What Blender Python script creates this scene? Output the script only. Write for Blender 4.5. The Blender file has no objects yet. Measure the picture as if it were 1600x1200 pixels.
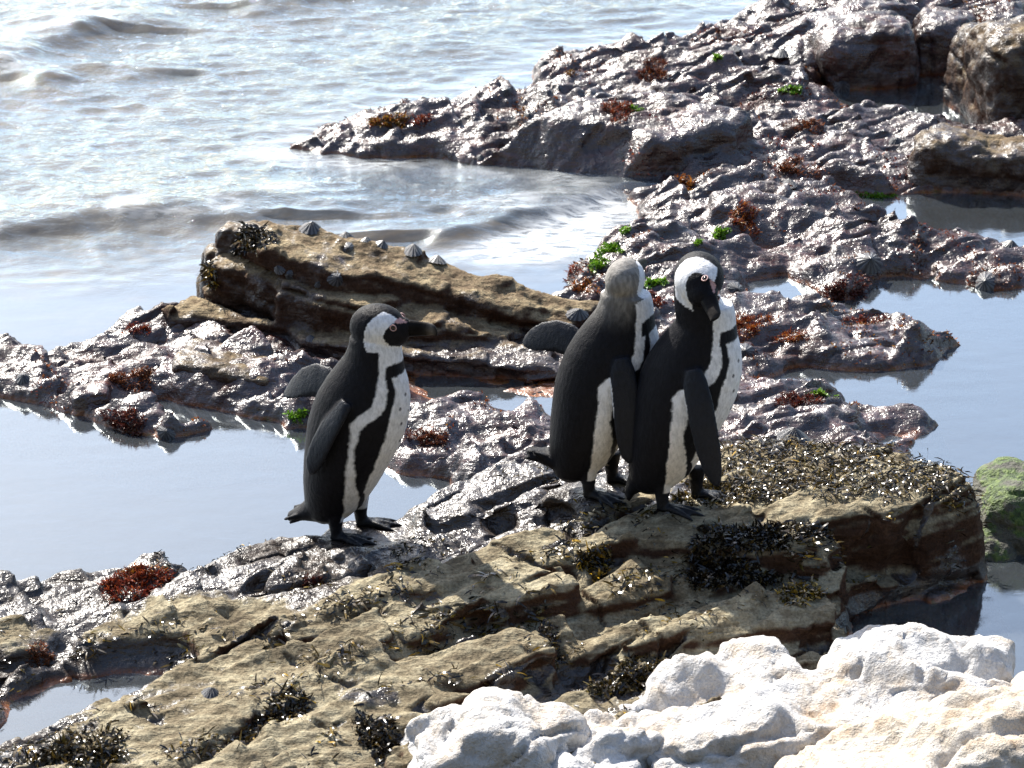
import bpy, bmesh, math, random
import numpy as np
from mathutils import Vector, Matrix
from mathutils.bvhtree import BVHTree

R = math.radians
scene = bpy.context.scene
C = scene.collection

# ---------------------------------------------------------------- camera
PITCH = R(23.0)
FPX = 5904.0                      # focal length in pixels of the 1600 px wide photograph
CAM_H = 3.93
cam_d = bpy.data.cameras.new('camera')
cam_d.sensor_width = 36.0
cam_d.lens = 36.0 * FPX / 1600.0
cam_d.clip_start = 0.1
cam_d.clip_end = 3000.0
cam_d.dof.use_dof = True
cam_d.dof.focus_distance = 9.0
cam_d.dof.aperture_fstop = 11.0
cam = bpy.data.objects.new('camera', cam_d)
C.objects.link(cam)
cam.location = (0, 0, CAM_H)
cam.rotation_euler = (math.pi / 2 - PITCH, 0, 0)
scene.camera = cam

# ---------------------------------------------------------------- sky and sun
SUN_EL, SUN_AZ = R(41.0), R(-30.0)       # azimuth from the viewing direction (+Y), minus = left
world = bpy.data.worlds.new('World')
scene.world = world
world.use_nodes = True
wn = world.node_tree.nodes
wn.clear()
sky = wn.new('ShaderNodeTexSky')
sky.sky_type = 'NISHITA'
sky.sun_disc = False
sky.sun_elevation = SUN_EL
sky.sun_rotation = SUN_AZ
sky.air_density = 1.0
sky.dust_density = 1.6
sky.ozone_density = 1.0
bg = wn.new('ShaderNodeBackground')
bg.inputs['Strength'].default_value = 0.12
wo = wn.new('ShaderNodeOutputWorld')
world.node_tree.links.new(sky.outputs[0], bg.inputs[0])
world.node_tree.links.new(bg.outputs[0], wo.inputs[0])

sun_d = bpy.data.lights.new('sun', 'SUN')
sun_d.energy = 5.0
sun_d.angle = R(0.53)
sun_d.color = (1.0, 0.95, 0.87)
sun = bpy.data.objects.new('sun', sun_d)
C.objects.link(sun)
sdir = Vector((math.sin(SUN_AZ) * math.cos(SUN_EL), math.cos(SUN_AZ) * math.cos(SUN_EL), math.sin(SUN_EL)))
sun.rotation_euler = sdir.to_track_quat('Z', 'Y').to_euler()

scene.view_settings.view_transform = 'Standard'
scene.view_settings.look = 'None'
scene.view_settings.exposure = 1.12
scene.view_settings.gamma = 1.0
scene.cycles.use_denoising = True
scene.cycles.max_bounces = 8
scene.cycles.transparent_max_bounces = 12
scene.cycles.sample_clamp_indirect = 6.0
scene.cycles.caustics_reflective = False
scene.cycles.caustics_refractive = False

# ---------------------------------------------------------------- helpers
CAM = np.array([0.0, 0.0, CAM_H])
FWD = np.array([0.0, math.cos(PITCH), -math.sin(PITCH)])
UPV = np.array([0.0, math.sin(PITCH), math.cos(PITCH)])
RGT = np.array([1.0, 0.0, 0.0])

def ray(px, py):
    d = FWD + RGT * ((px - 800.0) / FPX) + UPV * ((600.0 - py) / FPX)
    return d / np.linalg.norm(d)

def P(px, py, z=0.0):
    """the point at height z that lies behind a pixel of the photograph"""
    d = ray(px, py)
    return CAM + d * ((z - CAM_H) / d[2])

def hash3(ix, iy, iz, seed):
    h = (ix.astype(np.uint32) * np.uint32(374761393) + iy.astype(np.uint32) * np.uint32(668265263)
         + iz.astype(np.uint32) * np.uint32(2147483647) + np.uint32((seed * 974634777) & 0xffffffff))
    h = (h ^ (h >> np.uint32(13))) * np.uint32(1274126177)
    h = (h ^ (h >> np.uint32(16))) * np.uint32(2246822519)
    h = h ^ (h >> np.uint32(15))
    return h.astype(np.float32) / np.float32(4294967295.0)

def vnoise(p, seed=0):
    """smooth value noise, p is (n,3) -> (n,) in -1..1"""
    p = p.astype(np.float32)
    f = np.floor(p)
    i = f.astype(np.int64)
    t = p - f
    t = t * t * t * (t * (t * 6 - 15) + 10)
    x0, y0, z0 = i[:, 0], i[:, 1], i[:, 2]
    r = 0
    for dx in (0, 1):
        wx = t[:, 0] if dx else 1 - t[:, 0]
        for dy in (0, 1):
            wy = t[:, 1] if dy else 1 - t[:, 1]
            for dz in (0, 1):
                wz = t[:, 2] if dz else 1 - t[:, 2]
                r = r + wx * wy * wz * hash3(x0 + dx, y0 + dy, z0 + dz, seed)
    return r * 2 - 1

def fbm(p, octaves=4, gain=0.5, lac=2.03, seed=0, ridged=False):
    a, s, tot = 1.0, 0.0, 0.0
    q = p.copy()
    for o in range(octaves):
        n = vnoise(q, seed + o * 17)
        if ridged:
            n = 1 - 2 * np.abs(n)
        s = s + a * n
        tot += a
        a *= gain
        q = q * lac + 11.37
    return s / tot

def worley2(x, y, seed=0):
    """distance to the nearest and the difference to the second jittered point, plus a cell value"""
    ix, iy = np.floor(x).astype(np.int64), np.floor(y).astype(np.int64)
    d1 = np.full(x.shape, 9.0, np.float32)
    d2 = np.full(x.shape, 9.0, np.float32)
    val = np.zeros(x.shape, np.float32)
    for dx in (-1, 0, 1):
        for dy in (-1, 0, 1):
            cx, cy = ix + dx, iy + dy
            zz = np.zeros_like(cx)
            qx = cx + hash3(cx, cy, zz, seed + 1)
            qy = cy + hash3(cx, cy, zz, seed + 2)
            v = hash3(cx, cy, zz, seed + 3)
            d = np.hypot(x - qx, y - qy).astype(np.float32)
            near = d < d1
            d2 = np.where(near, d1, np.minimum(d2, d))
            val = np.where(near, v, val)
            d1 = np.where(near, d, d1)
    return d1, d2 - d1, val

def sstep(a, b, x):
    t = np.clip((x - a) / (b - a), 0, 1)
    return t * t * (3 - 2 * t)

def poly_sd(X, Y, poly):
    """signed distance to a polygon, plus inside"""
    n = len(poly)
    d = np.full(X.shape, 1e9, np.float32)
    inside = np.zeros(X.shape, bool)
    for a in range(n):
        x0, y0 = poly[a]
        x1, y1 = poly[(a + 1) % n]
        ex, ey = x1 - x0, y1 - y0
        t = np.clip(((X - x0) * ex + (Y - y0) * ey) / (ex * ex + ey * ey + 1e-12), 0, 1)
        d = np.minimum(d, (X - x0 - t * ex) ** 2 + (Y - y0 - t * ey) ** 2)
        c = ((y0 > Y) != (y1 > Y)) & (X < (x1 - x0) * (Y - y0) / (y1 - y0 + 1e-12) + x0)
        inside ^= c
    d = np.sqrt(d)
    return np.where(inside, d, -d)

def px_poly(pts, z=0.0):
    return [tuple(P(a, b, z)[:2]) for a, b in pts]

def mesh_from(name, verts, faces):
    me = bpy.data.meshes.new(name)
    me.from_pydata([tuple(v) for v in verts], [], [tuple(f) for f in faces])
    me.update()
    return me

def mesh_np(name, V, F):
    """fast mesh from arrays; F is (n,4) or (n,3)"""
    me = bpy.data.meshes.new(name)
    k = F.shape[1]
    me.vertices.add(len(V))
    me.vertices.foreach_set('co', np.ascontiguousarray(V, np.float32).ravel())
    me.loops.add(F.size)
    me.loops.foreach_set('vertex_index', np.ascontiguousarray(F, np.int32).ravel())
    me.polygons.add(len(F))
    me.polygons.foreach_set('loop_start', np.arange(0, F.size, k, dtype=np.int32))
    me.update(calc_edges=True)
    me.validate()
    return me

def get_co(me):
    a = np.empty(len(me.vertices) * 3, np.float32)
    me.vertices.foreach_get('co', a)
    return a.reshape(-1, 3)

def set_co(me, V):
    me.vertices.foreach_set('co', np.ascontiguousarray(V, np.float32).ravel())
    me.update()

def get_no(me):
    a = np.empty(len(me.vertices) * 3, np.float32)
    me.vertex_normals.foreach_get('vector', a)
    return a.reshape(-1, 3)

def smooth_shade(me):
    me.polygons.foreach_set('use_smooth', np.ones(len(me.polygons), bool))
    me.update()

def add_attr(me, name, vals):
    at = me.attributes.new(name, 'FLOAT', 'POINT')
    at.data.foreach_set('value', np.ascontiguousarray(vals, np.float32))

def add_col(me, name, rgb):
    at = me.attributes.new(name, 'FLOAT_COLOR', 'POINT')
    a = np.ones((len(rgb), 4), np.float32)
    a[:, :3] = rgb
    at.data.foreach_set('color', a.ravel())

def remesh(me, voxel, smooth=0, factor=0.5):
    """voxel union of every shell in the mesh"""
    o = bpy.data.objects.new('tmp', me)
    C.objects.link(o)
    m = o.modifiers.new('r', 'REMESH')
    m.mode = 'VOXEL'
    m.voxel_size = voxel
    if smooth:
        s = o.modifiers.new('s', 'SMOOTH')
        s.iterations = smooth
        s.factor = factor
    dg = bpy.context.evaluated_depsgraph_get()
    out = bpy.data.meshes.new_from_object(o.evaluated_get(dg))
    bpy.data.objects.remove(o)
    bpy.data.meshes.remove(me)
    return out

def cut_below(me, z):
    bm = bmesh.new()
    bm.from_mesh(me)
    bmesh.ops.delete(bm, geom=[v for v in bm.verts if v.co.z < z], context='VERTS')
    bm.to_mesh(me)
    bm.free()

def obj(name, me, mat=None, parent=None):
    o = bpy.data.objects.new(name, me)
    C.objects.link(o)
    if mat:
        me.materials.clear()
        me.materials.append(mat)
    if parent:
        o.parent = parent
    return o

def tag(o, label, cat, group=None, kind=None):
    if label:
        o['label'] = label
    if cat:
        o['category'] = cat
    if group:
        o['group'] = group
    if kind:
        o['kind'] = kind
    return o

# ---------------------------------------------------------------- materials
class NT:
    def __init__(self, name):
        self.m = bpy.data.materials.new(name)
        self.m.use_nodes = True
        self.t = self.m.node_tree
        self.t.nodes.clear()
        self.out = self.n('ShaderNodeOutputMaterial')
    def n(self, typ, **kw):
        nd = self.t.nodes.new(typ)
        for k, v in kw.items():
            setattr(nd, k, v)
        return nd
    def l(self, a, b):
        self.t.links.new(a, b)
    def sock(self, s, v):
        if hasattr(v, 'links') or isinstance(v, bpy.types.NodeSocket):
            self.l(v, s)
        else:
            s.default_value = v
    def coords(self, scale=(1, 1, 1), rot=(0, 0, 0)):
        g = self.n('ShaderNodeTexCoord')
        mp = self.n('ShaderNodeMapping')
        mp.inputs['Scale'].default_value = scale
        mp.inputs['Rotation'].default_value = rot
        self.l(g.outputs['Object'], mp.inputs[0])
        return mp.outputs[0]
    def noise(self, vec, scale, detail=4, rough=0.55, dist=0.0):
        nd = self.n('ShaderNodeTexNoise')
        nd.inputs['Scale'].default_value = scale
        nd.inputs['Detail'].default_value = detail
        nd.inputs['Roughness'].default_value = rough
        nd.inputs['Distortion'].default_value = dist
        self.l(vec, nd.inputs['Vector'])
        return nd.outputs['Fac']
    def voro(self, vec, scale, feature='F1'):
        nd = self.n('ShaderNodeTexVoronoi', feature=feature)
        nd.inputs['Scale'].default_value = scale
        self.l(vec, nd.inputs['Vector'])
        return nd.outputs['Distance']
    def ramp(self, fac, stops):
        nd = self.n('ShaderNodeValToRGB')
        e = nd.color_ramp.elements
        while len(e) < len(stops):
            e.new(0.5)
        for k, (p, c) in enumerate(stops):
            e[k].position = p
            e[k].color = (c[0], c[1], c[2], 1) if not isinstance(c, (int, float)) else (c, c, c, 1)
        self.l(fac, nd.inputs[0])
        return nd.outputs[0]
    def mix(self, fac, a, b, blend='MIX'):
        nd = self.n('ShaderNodeMix', data_type='RGBA', blend_type=blend)
        self.sock(nd.inputs[0], fac)
        for s, v in ((nd.inputs[6], a), (nd.inputs[7], b)):
            if isinstance(v, tuple):
                s.default_value = (v[0], v[1], v[2], 1)
            else:
                self.l(v, s)
        return nd.outputs[2]
    def math(self, op, a, b=0.0, clamp=False):
        nd = self.n('ShaderNodeMath', operation=op, use_clamp=clamp)
        self.sock(nd.inputs[0], a)
        self.sock(nd.inputs[1], b)
        return nd.outputs[0]
    def maprange(self, v, a, b, c=0.0, d=1.0):
        nd = self.n('ShaderNodeMapRange')
        nd.clamp = True
        self.l(v, nd.inputs[0])
        for k, x in zip((1, 2, 3, 4), (a, b, c, d)):
            nd.inputs[k].default_value = x
        return nd.outputs[0]
    def attr(self, name, out='Fac'):
        nd = self.n('ShaderNodeAttribute', attribute_name=name)
        return nd.outputs[out]
    def bump(self, h, strength, dist, normal=None):
        nd = self.n('ShaderNodeBump')
        nd.inputs['Strength'].default_value = strength
        nd.inputs['Distance'].default_value = dist
        self.l(h, nd.inputs['Height'])
        if normal is not None:
            self.l(normal, nd.inputs['Normal'])
        return nd.outputs[0]
    def bsdf(self, color, rough, normal=None, **kw):
        b = self.n('ShaderNodeBsdfPrincipled')
        if isinstance(color, tuple):
            b.inputs['Base Color'].default_value = (*color, 1)
        else:
            self.l(color, b.inputs['Base Color'])
        self.sock(b.inputs['Roughness'], rough)
        if normal is not None:
            self.l(normal, b.inputs['Normal'])
        for k, v in kw.items():
            self.sock(b.inputs[k.replace('_', ' ')], v)
        self.l(b.outputs[0], self.out.inputs[0])
        return b

def mat_rock(name, dry, wetc, strat_rot, bump=1.0, always_wet=0.0, film=1.6):
    """stone: 'wet' attribute drives darkening and gloss; dry / wetc are lists of ramp colours"""
    t = NT(name)
    v = t.coords()
    vs = t.coords((1.0, 5.0, 9.0), (0, 0, strat_rot))
    big = t.noise(v, 5.0, 5, 0.6)
    med = t.noise(v, 28.0, 5, 0.65)
    fine = t.noise(v, 160.0, 4, 0.7)
    strat = t.noise(vs, 7.0, 5, 0.6)
    f = t.math('ADD', t.math('MULTIPLY', big, 0.35), t.math('ADD', t.math('MULTIPLY', med, 0.35), t.math('MULTIPLY', strat, 0.3)))
    dryc = t.ramp(f, [(0.32, dry[0]), (0.46, dry[1]), (0.56, dry[2]), (0.68, dry[3])])
    wet_c = t.ramp(f, [(0.34, wetc[0]), (0.5, wetc[1]), (0.66, wetc[2])])
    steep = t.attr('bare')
    dryc = t.mix(steep, dryc, t.ramp(f, [(0.34, (0.022, 0.011, 0.007)), (0.5, (0.060, 0.031, 0.019)), (0.66, (0.12, 0.07, 0.042))]))  # steep faces: browner rock, coloured darker to deepen their shade
    wa = t.attr('wet')
    w = t.math('ADD', wa, t.math('MULTIPLY', t.math('SUBTRACT', med, 0.5), 1.2))
    w = t.maprange(w, 0.35, 0.65)
    if always_wet:
        w = t.math('MAXIMUM', w, always_wet)
    col = t.mix(w, dryc, wet_c)
    # crust of rusty algae under and just above the waterline
    sub = t.attr('sub')
    col = t.mix(sub, col, t.ramp(med, [(0.35, (0.10, 0.028, 0.008)), (0.55, (0.24, 0.075, 0.016)), (0.7, (0.12, 0.10, 0.02))]))
    speck = t.ramp(fine, [(0.3, 0.55), (0.5, 1.0), (0.72, 1.35)])
    col = t.mix(1.0, col, speck, 'MULTIPLY')
    rough = t.n('ShaderNodeMix', data_type='FLOAT')
    t.l(w, rough.inputs[0])
    rough.inputs[2].default_value = 0.82
    rough.inputs[3].default_value = 0.55
    pits = t.voro(v, 70.0)
    h = t.math('ADD', t.math('MULTIPLY', med, 1.0), t.math('ADD', t.math('MULTIPLY', fine, 0.35), t.math('ADD', t.math('MULTIPLY', strat, 0.9), t.math('MULTIPLY', pits, 0.25))))
    nrm = t.bump(h, 1.0, 0.011 * bump)
    # the film of water: smoother than the stone under it
    hf = t.math('ADD', t.noise(v, 34.0, 3, 0.6), t.math('MULTIPLY', strat, 0.5))
    cn = t.bump(t.math('ADD', hf, t.math('MULTIPLY', t.noise(v, 120.0, 3, 0.6), 0.18)), 1.0, 0.0120)
    cr = t.maprange(t.noise(v, 22.0, 3, 0.6), 0.35, 0.65, 0.15, 0.44)
    t.bsdf(col, rough.outputs[0], nrm, Coat_Weight=t.math('MULTIPLY', w, t.maprange(t.noise(v, 5.5, 4, 0.65), 0.33, 0.48, 0.22, 1.0)), Coat_Roughness=cr, Coat_Normal=cn, Coat_IOR=film, Specular_IOR_Level=0.12)
    return t.m

M = {}
M['tan'] = mat_rock('tan_rock', [(0.050, 0.036, 0.022), (0.18, 0.145, 0.090), (0.34, 0.295, 0.195), (0.47, 0.42, 0.30)],
                    [(0.010, 0.006, 0.005), (0.028, 0.018, 0.013), (0.07, 0.05, 0.034)], R(33))
M['ledge'] = mat_rock('brown_rock', [(0.050, 0.030, 0.018), (0.16, 0.115, 0.068), (0.30, 0.235, 0.140), (0.42, 0.36, 0.23)],
                      [(0.012, 0.006, 0.005), (0.032, 0.018, 0.014), (0.075, 0.048, 0.038)], R(-20))
M['reef'] = mat_rock('wet_purple_rock', [(0.01, 0.006, 0.005), (0.03, 0.016, 0.013), (0.06, 0.034, 0.028), (0.1, 0.06, 0.05)],
                     [(0.006, 0.0024, 0.002), (0.030, 0.0105, 0.0085), (0.11, 0.036, 0.026)], R(25), 0.7, 0.9, 1.75)
# ---------------------------------------------------------------- height fields
def grid_solid(name, x0, x1, y0, y1, step, fn, zb):
    nx, ny = int((x1 - x0) / step) + 1, int((y1 - y0) / step) + 1
    X, Y = np.meshgrid(np.linspace(x0, x1, nx), np.linspace(y0, y1, ny))
    H = np.maximum(fn(X.astype(np.float32), Y.astype(np.float32)), zb + 0.01)
    top = np.stack([X, Y, H], -1).reshape(-1, 3)
    bot = np.stack([X, Y, np.full_like(X, zb)], -1).reshape(-1, 3)
    V = np.concatenate([top, bot])
    I = np.arange(nx * ny).reshape(ny, nx)
    q = lambda a, b, c, d: np.stack([a.ravel(), b.ravel(), c.ravel(), d.ravel()], 1)
    F = [q(I[:-1, :-1], I[:-1, 1:], I[1:, 1:], I[1:, :-1])]
    B = I + nx * ny
    F.append(q(B[:-1, :-1], B[1:, :-1], B[1:, 1:], B[:-1, 1:]))
    F.append(q(I[0, :-1], B[0, :-1], B[0, 1:], I[0, 1:]))
    F.append(q(I[-1, :-1], I[-1, 1:], B[-1, 1:], B[-1, :-1]))
    F.append(q(I[:-1, 0], I[1:, 0], B[1:, 0], B[:-1, 0]))
    F.append(q(I[:-1, -1], B[:-1, -1], B[1:, -1], I[1:, -1]))
    return mesh_np(name, V, np.concatenate(F))

def slab_height(H, X, Y, slabs, edge=0.03, under=0.0):
    """raise H to every slab; a slab is a polygon of (pixel x, pixel y, height) on its top face"""
    for s in slabs:
        pts = np.array([P(*q) for q in s])
        lo, hi = pts[:, :2].min(0) - 0.02, pts[:, :2].max(0) + 0.02
        m = (X > lo[0]) & (X < hi[0]) & (Y > lo[1]) & (Y < hi[1])
        if not m.any():
            continue
        x, y = X[m], Y[m]
        p3 = np.stack([x * 9, y * 9, x * 0], 1)
        sd = poly_sd(x + 0.012 * vnoise(p3 * 1.3, 5), y + 0.012 * vnoise(p3 * 1.3, 6), [tuple(p) for p in pts[:, :2]])
        # top face: blend of the corner heights
        w = np.stack([1.0 / (((x - a) ** 2 + (y - b) ** 2) ** 1.3 + 1e-4) for a, b, _ in pts], 0)
        z = (w * pts[:, 2][:, None]).sum(0) / w.sum(0)
        A = np.c_[pts[:, 0], pts[:, 1], np.ones(len(pts))]
        c = np.linalg.lstsq(A, pts[:, 2], rcond=None)[0]
        z = 0.5 * z + 0.5 * (c[0] * x + c[1] * y + c[2])
        t = np.clip(1 - sd / edge, 0, 1)
        z = z - 0.45 * edge * t ** 2.2
        h = np.where(sd > 0, z, -9)
        H[m] = np.maximum(H[m], h)
    return H

def imbricate(X, Y, ang, w, L, amp, seed, cv=0.35):
    """overlapping tilted plates that rise along the strike and break off"""
    ca, sa = math.cos(ang), math.sin(ang)
    p3 = np.stack([X.ravel(), Y.ravel(), 0 * X.ravel()], 1)
    wu = vnoise(p3 * 5.1, seed).reshape(X.shape) * 0.05 + vnoise(p3 * 17, seed + 4).reshape(X.shape) * 0.014
    wv = vnoise(p3 * 4.3, seed + 1).reshape(X.shape) * 0.05 + vnoise(p3 * 19, seed + 5).reshape(X.shape) * 0.012
    u = X * ca + Y * sa + wu
    v = -X * sa + Y * ca + wv
    k = np.floor(v / w).astype(np.int64)
    z = np.zeros_like(k)
    ph = hash3(k, z, z, seed + 7)
    t = u / L + ph * 7.0
    m = np.floor(t).astype(np.int64)
    f = t - m
    r = hash3(k, m, z, seed + 9)
    fv = v / w - k
    return amp * ((f ** 1.5) * (0.35 + 0.65 * r) + 0.5 * (r - 0.5) + cv * (fv - 0.5))

def rbf(ctrl):
    pts = np.array([P(*q) for q in ctrl])
    def f(X, Y):
        x, y = X.ravel(), Y.ravel()
        num = np.zeros(x.shape, np.float32)
        den = np.zeros(x.shape, np.float32)
        for a, b, z in pts:
            w = 1.0 / ((x - a) ** 2 + (y - b) ** 2 + 0.004) ** 1.5
            num += w * z
            den += w
        return (num / den).reshape(X.shape)
    return f

def finish_rock(name, me, mat, disp, wetfn, seed, lo=0.35, hi=0.72):
    V, N = get_co(me), get_no(me)
    V = V + N * disp(V, N)[:, None]
    set_co(me, V)
    add_attr(me, 'wet', wetfn(V, get_no(me)))
    N2 = get_no(me)
    add_attr(me, 'bare', 1 - sstep(lo, hi, N2[:, 2] + 0.22 * fbm(V * 13, 3, seed=seed + 30)))  # steep faces, where brown rock and painted shade go
    add_attr(me, 'sub', 1 - sstep(0.001, 0.014, V[:, 2] + 0.006 * vnoise(V * 30, seed)))
    smooth_shade(me)
    return obj(name, me, mat)

# ---------------------------------------------------------------- foreground outcrop
out_ctrl = [(-150, 900, .02), (0, 905, .03), (120, 905, .035), (300, 890, .045), (430, 855, .06), (540, 845, .065), (620, 805, .075), (700, 765, .09),
            (800, 735, .11), (945, 765, .17), (1060, 790, .19), (1130, 700, .16), (1300, 690, .20), (1450, 705, .22), (1530, 770, .21),
            (300, 970, .06), (480, 950, .09), (700, 870, .085), (850, 820, .10), (940, 800, .12), (1200, 780, .2), (1000, 900, .1), (1150, 910, .11),
            (600, 1000, .085), (850, 960, .09), (300, 1090, .05), (0, 1170, .03), (500, 1180, .06), (200, 1190, .05), (900, 1070, .03),
            (1200, 1010, .04), (1310, 880, -.06), (1420, 880, -.1), (1340, 920, -.1), (1480, 860, -.1), (700, 1160, .02), (100, 1040, .01), (60, 1000, .035), (1000, 1040, .05)]
out_slabs = [
    [(1120, 705, .19), (1290, 680, .23), (1400, 686, .245), (1500, 710, .25), (1556, 752, .245), (1548, 782, .235), (1450, 798, .235), (1330, 805, .235), (1250, 815, .225), (1130, 790, .215)],
    [(985, 765, .195), (1040, 745, .2), (1130, 740, .205), (1250, 810, .22), (1312, 838, .2), (1290, 866, .185), (1180, 858, .19), (1050, 848, .19), (960, 850, .19), (850, 880, .17), (700, 925, .14), (480, 968, .11), (500, 935, .11), (700, 872, .14), (850, 828, .165), (950, 795, .185)],
    [(560, 985, .11), (700, 925, .14), (800, 878, .168), (880, 882, .172), (907, 908, .165), (890, 925, .155), (760, 950, .14), (640, 1000, .11)],
    [(900, 895, .13), (1040, 872, .145), (1200, 880, .15), (1212, 905, .14), (1060, 925, .13), (900, 950, .11)],
    [(870, 1000, .10), (1000, 962, .12), (1180, 922, .14), (1270, 912, .148), (1313, 940, .142), (1317, 972, .125), (1260, 985, .115), (1100, 1000, .10), (990, 1020, .09), (880, 1040, .07)],
    [(640, 1020, .10), (740, 985, .125), (800, 976, .132), (862, 992, .127), (877, 1028, .112), (800, 1060, .10), (700, 1080, .09), (560, 1120, .07), (520, 1090, .08)],
    [(0, 1172, .05), (200, 1100, .07), (330, 1058, .08), (480, 1010, .09), (640, 1000, .1), (560, 1060, .09), (400, 1120, .08), (300, 1200, .07), (100, 1270, .06), (-140, 1270, .05)],
    [(300, 1200, .085), (480, 1110, .095), (640, 1068, .105), (760, 1078, .105), (700, 1120, .095), (620, 1190, .075), (500, 1260, .06), (250, 1290, .06)],
    [(205, 950, .075), (300, 925, .09), (360, 922, .1), (354, 958, .09), (260, 975, .075), (210, 985, .06)],
    [(110, 992, .055), (210, 960, .065), (262, 985, .062), (200, 1010, .05), (130, 1022, .04)],
    [(-120, 960, .08), (30, 948, .075), (92, 985, .065), (60, 1020, .05), (-120, 1060, .05)],
    [(300, 905, .05), (420, 852, .075), (540, 835, .085), (640, 800, .1), (662, 830, .1), (560, 880, .09), (420, 912, .08), (300, 925, .06)],
    [(620, 790, .105), (720, 742, .13), (850, 722, .16), (960, 740, .19), (985, 770, .195), (900, 782, .182), (760, 792, .155), (640, 815, .12)],
    [(380, 960, .085), (470, 925, .105), (520, 925, .11), (470, 965, .1), (400, 985, .085)],
]
out_foot = px_poly([(-260, 930), (0, 922), (110, 920), (200, 905), (300, 905), (430, 884), (540, 880), (640, 845), (700, 815), (800, 790), (900, 770), (1010, 770),
                    (1130, 790), (1300, 815), (1400, 825), (1500, 860), (1560, 900), (1552, 922), (1500, 942), (1440, 955), (1345, 975), (1322, 1010), (1330, 1045), (1335, 1065), (1270, 1150),
                    (1000, 1230), (800, 1300), (500, 1380), (0, 1400), (-300, 1400)])
out_pool = px_poly([(-300, 1170), (0, 1150), (25, 1105), (90, 1068), (180, 1052), (265, 1052), (278, 1066), (215, 1088), (150, 1112), (30, 1160), (-100, 1220), (-300, 1240)])
out_base = rbf(out_ctrl)

PADS = [(555, 832, .085), (938, 764, .195), (1062, 786, .205)]

def out_height(X, Y):
    p3 = np.stack([X.ravel(), Y.ravel(), 0 * X.ravel()], 1)
    n1 = fbm(p3 * 7, 4, seed=3).reshape(X.shape)
    sd = poly_sd(X, Y, out_foot) + 0.035 * n1
    H = out_base(X, Y) + 0.008
    H = H + imbricate(X, Y, R(31), 0.11, 0.42, 0.045, 21) - 0.012
    H = slab_height(H, X, Y, out_slabs, 0.035)
    H = H + imbricate(X, Y, R(33), 0.06, 0.34, 0.024, 31, 0.55) + 0.5 * imbricate(X, Y, R(29), 0.026, 0.2, 0.010, 41, 0.5)
    H = np.where(sd > 0, np.minimum(H, sd * 3.0 + 0.01), np.maximum(-0.3, sd * 2.2))
    pd = poly_sd(X, Y, out_pool) + 0.02 * n1
    H = np.where(pd > -0.05, np.minimum(H, -pd * 0.9), H)
    for (a, b, z) in PADS:                     # level footholds
        q = P(a, b, z)
        k = 1 - sstep(0.085, 0.15, np.hypot((X - q[0] - 0.02), (Y - q[1]) * 1.15))
        H = H * (1 - k) + z * k
    return H

def strike(V, ang, a, b, c):
    ca, sa = math.cos(ang), math.sin(ang)
    return np.stack([(V[:, 0] * ca + V[:, 1] * sa) * a, (-V[:, 0] * sa + V[:, 1] * ca) * b, V[:, 2] * c], 1)

def out_crack(V):
    a = sstep(0.74, 0.97, fbm(strike(V, R(32), 1.5, 8.5, 3), 2, 0.35, seed=77, ridged=True))
    b = sstep(0.80, 0.98, fbm(strike(V, R(-50), 3, 6, 3), 2, 0.35, seed=78, ridged=True))
    return np.clip(a + 0.5 * b, 0, 1)

def out_disp(V, N):
    steep = 1 - np.clip(N[:, 2], 0, 1)
    st = np.stack([V[:, 0] * 4, V[:, 1] * 4, V[:, 2] * 55 - V[:, 0] * 6], 1)
    q = strike(V, R(31), 4.5, 20, 12)
    d = 0.0085 * fbm(q, 4, 0.5, seed=51) + 0.003 * fbm(V * 45, 3, 0.6, seed=61)
    d -= 0.035 * steep * sstep(0.16, 0.02, V[:, 2]) * sstep(0.5, 0.7, V[:, 0])
    d += 0.010 * steep * fbm(st, 3, seed=71)
    d -= 0.030 * out_crack(V)
    for (a, b, z) in PADS:
        q = P(a, b, z)
        d = d * (1 - 0.8 * (1 - sstep(0.08, 0.14, np.hypot(V[:, 0] - q[0] - 0.02, V[:, 1] - q[1]))))
    return d

def out_wet_shade(V, N):
    # damp near the water behind and in hollows, dry on the crest; a shaded step is painted dark too
    w = 1 - sstep(0.035, 0.085, V[:, 2])
    back = poly_sd(V[:, 0], V[:, 1], out_back)
    w = np.maximum(w, sstep(-0.06, 0.05, back + 0.05 * fbm(V * 9, 3, seed=5)))
    w = np.maximum(w, 0.60 * sstep(0.1, 0.5, fbm(V * 6, 3, seed=15)))
    w = np.maximum(w, 0.8 * sstep(0.1, 0.5, out_crack(V)))
    return w
out_back = px_poly([(-300, 1000), (100, 1020), (330, 985), (460, 1010), (560, 990), (700, 950), (820, 920), (950, 890), (1000, 840), (900, 700), (-300, 850)])  # wet back ledge, plus the step whose shade is coloured in

me = grid_solid('outcrop', -2.1, 1.75, 6.35, 8.75, 0.0075, out_height, -0.32)
me = remesh(me, 0.0065, 2)
cut_below(me, -0.14)
outcrop = finish_rock('rock_outcrop', me, M['tan'], out_disp, out_wet_shade, 2)
tag(outcrop, 'tan layered rock outcrop with brown weed that the three penguins stand on', 'rock')

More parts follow.
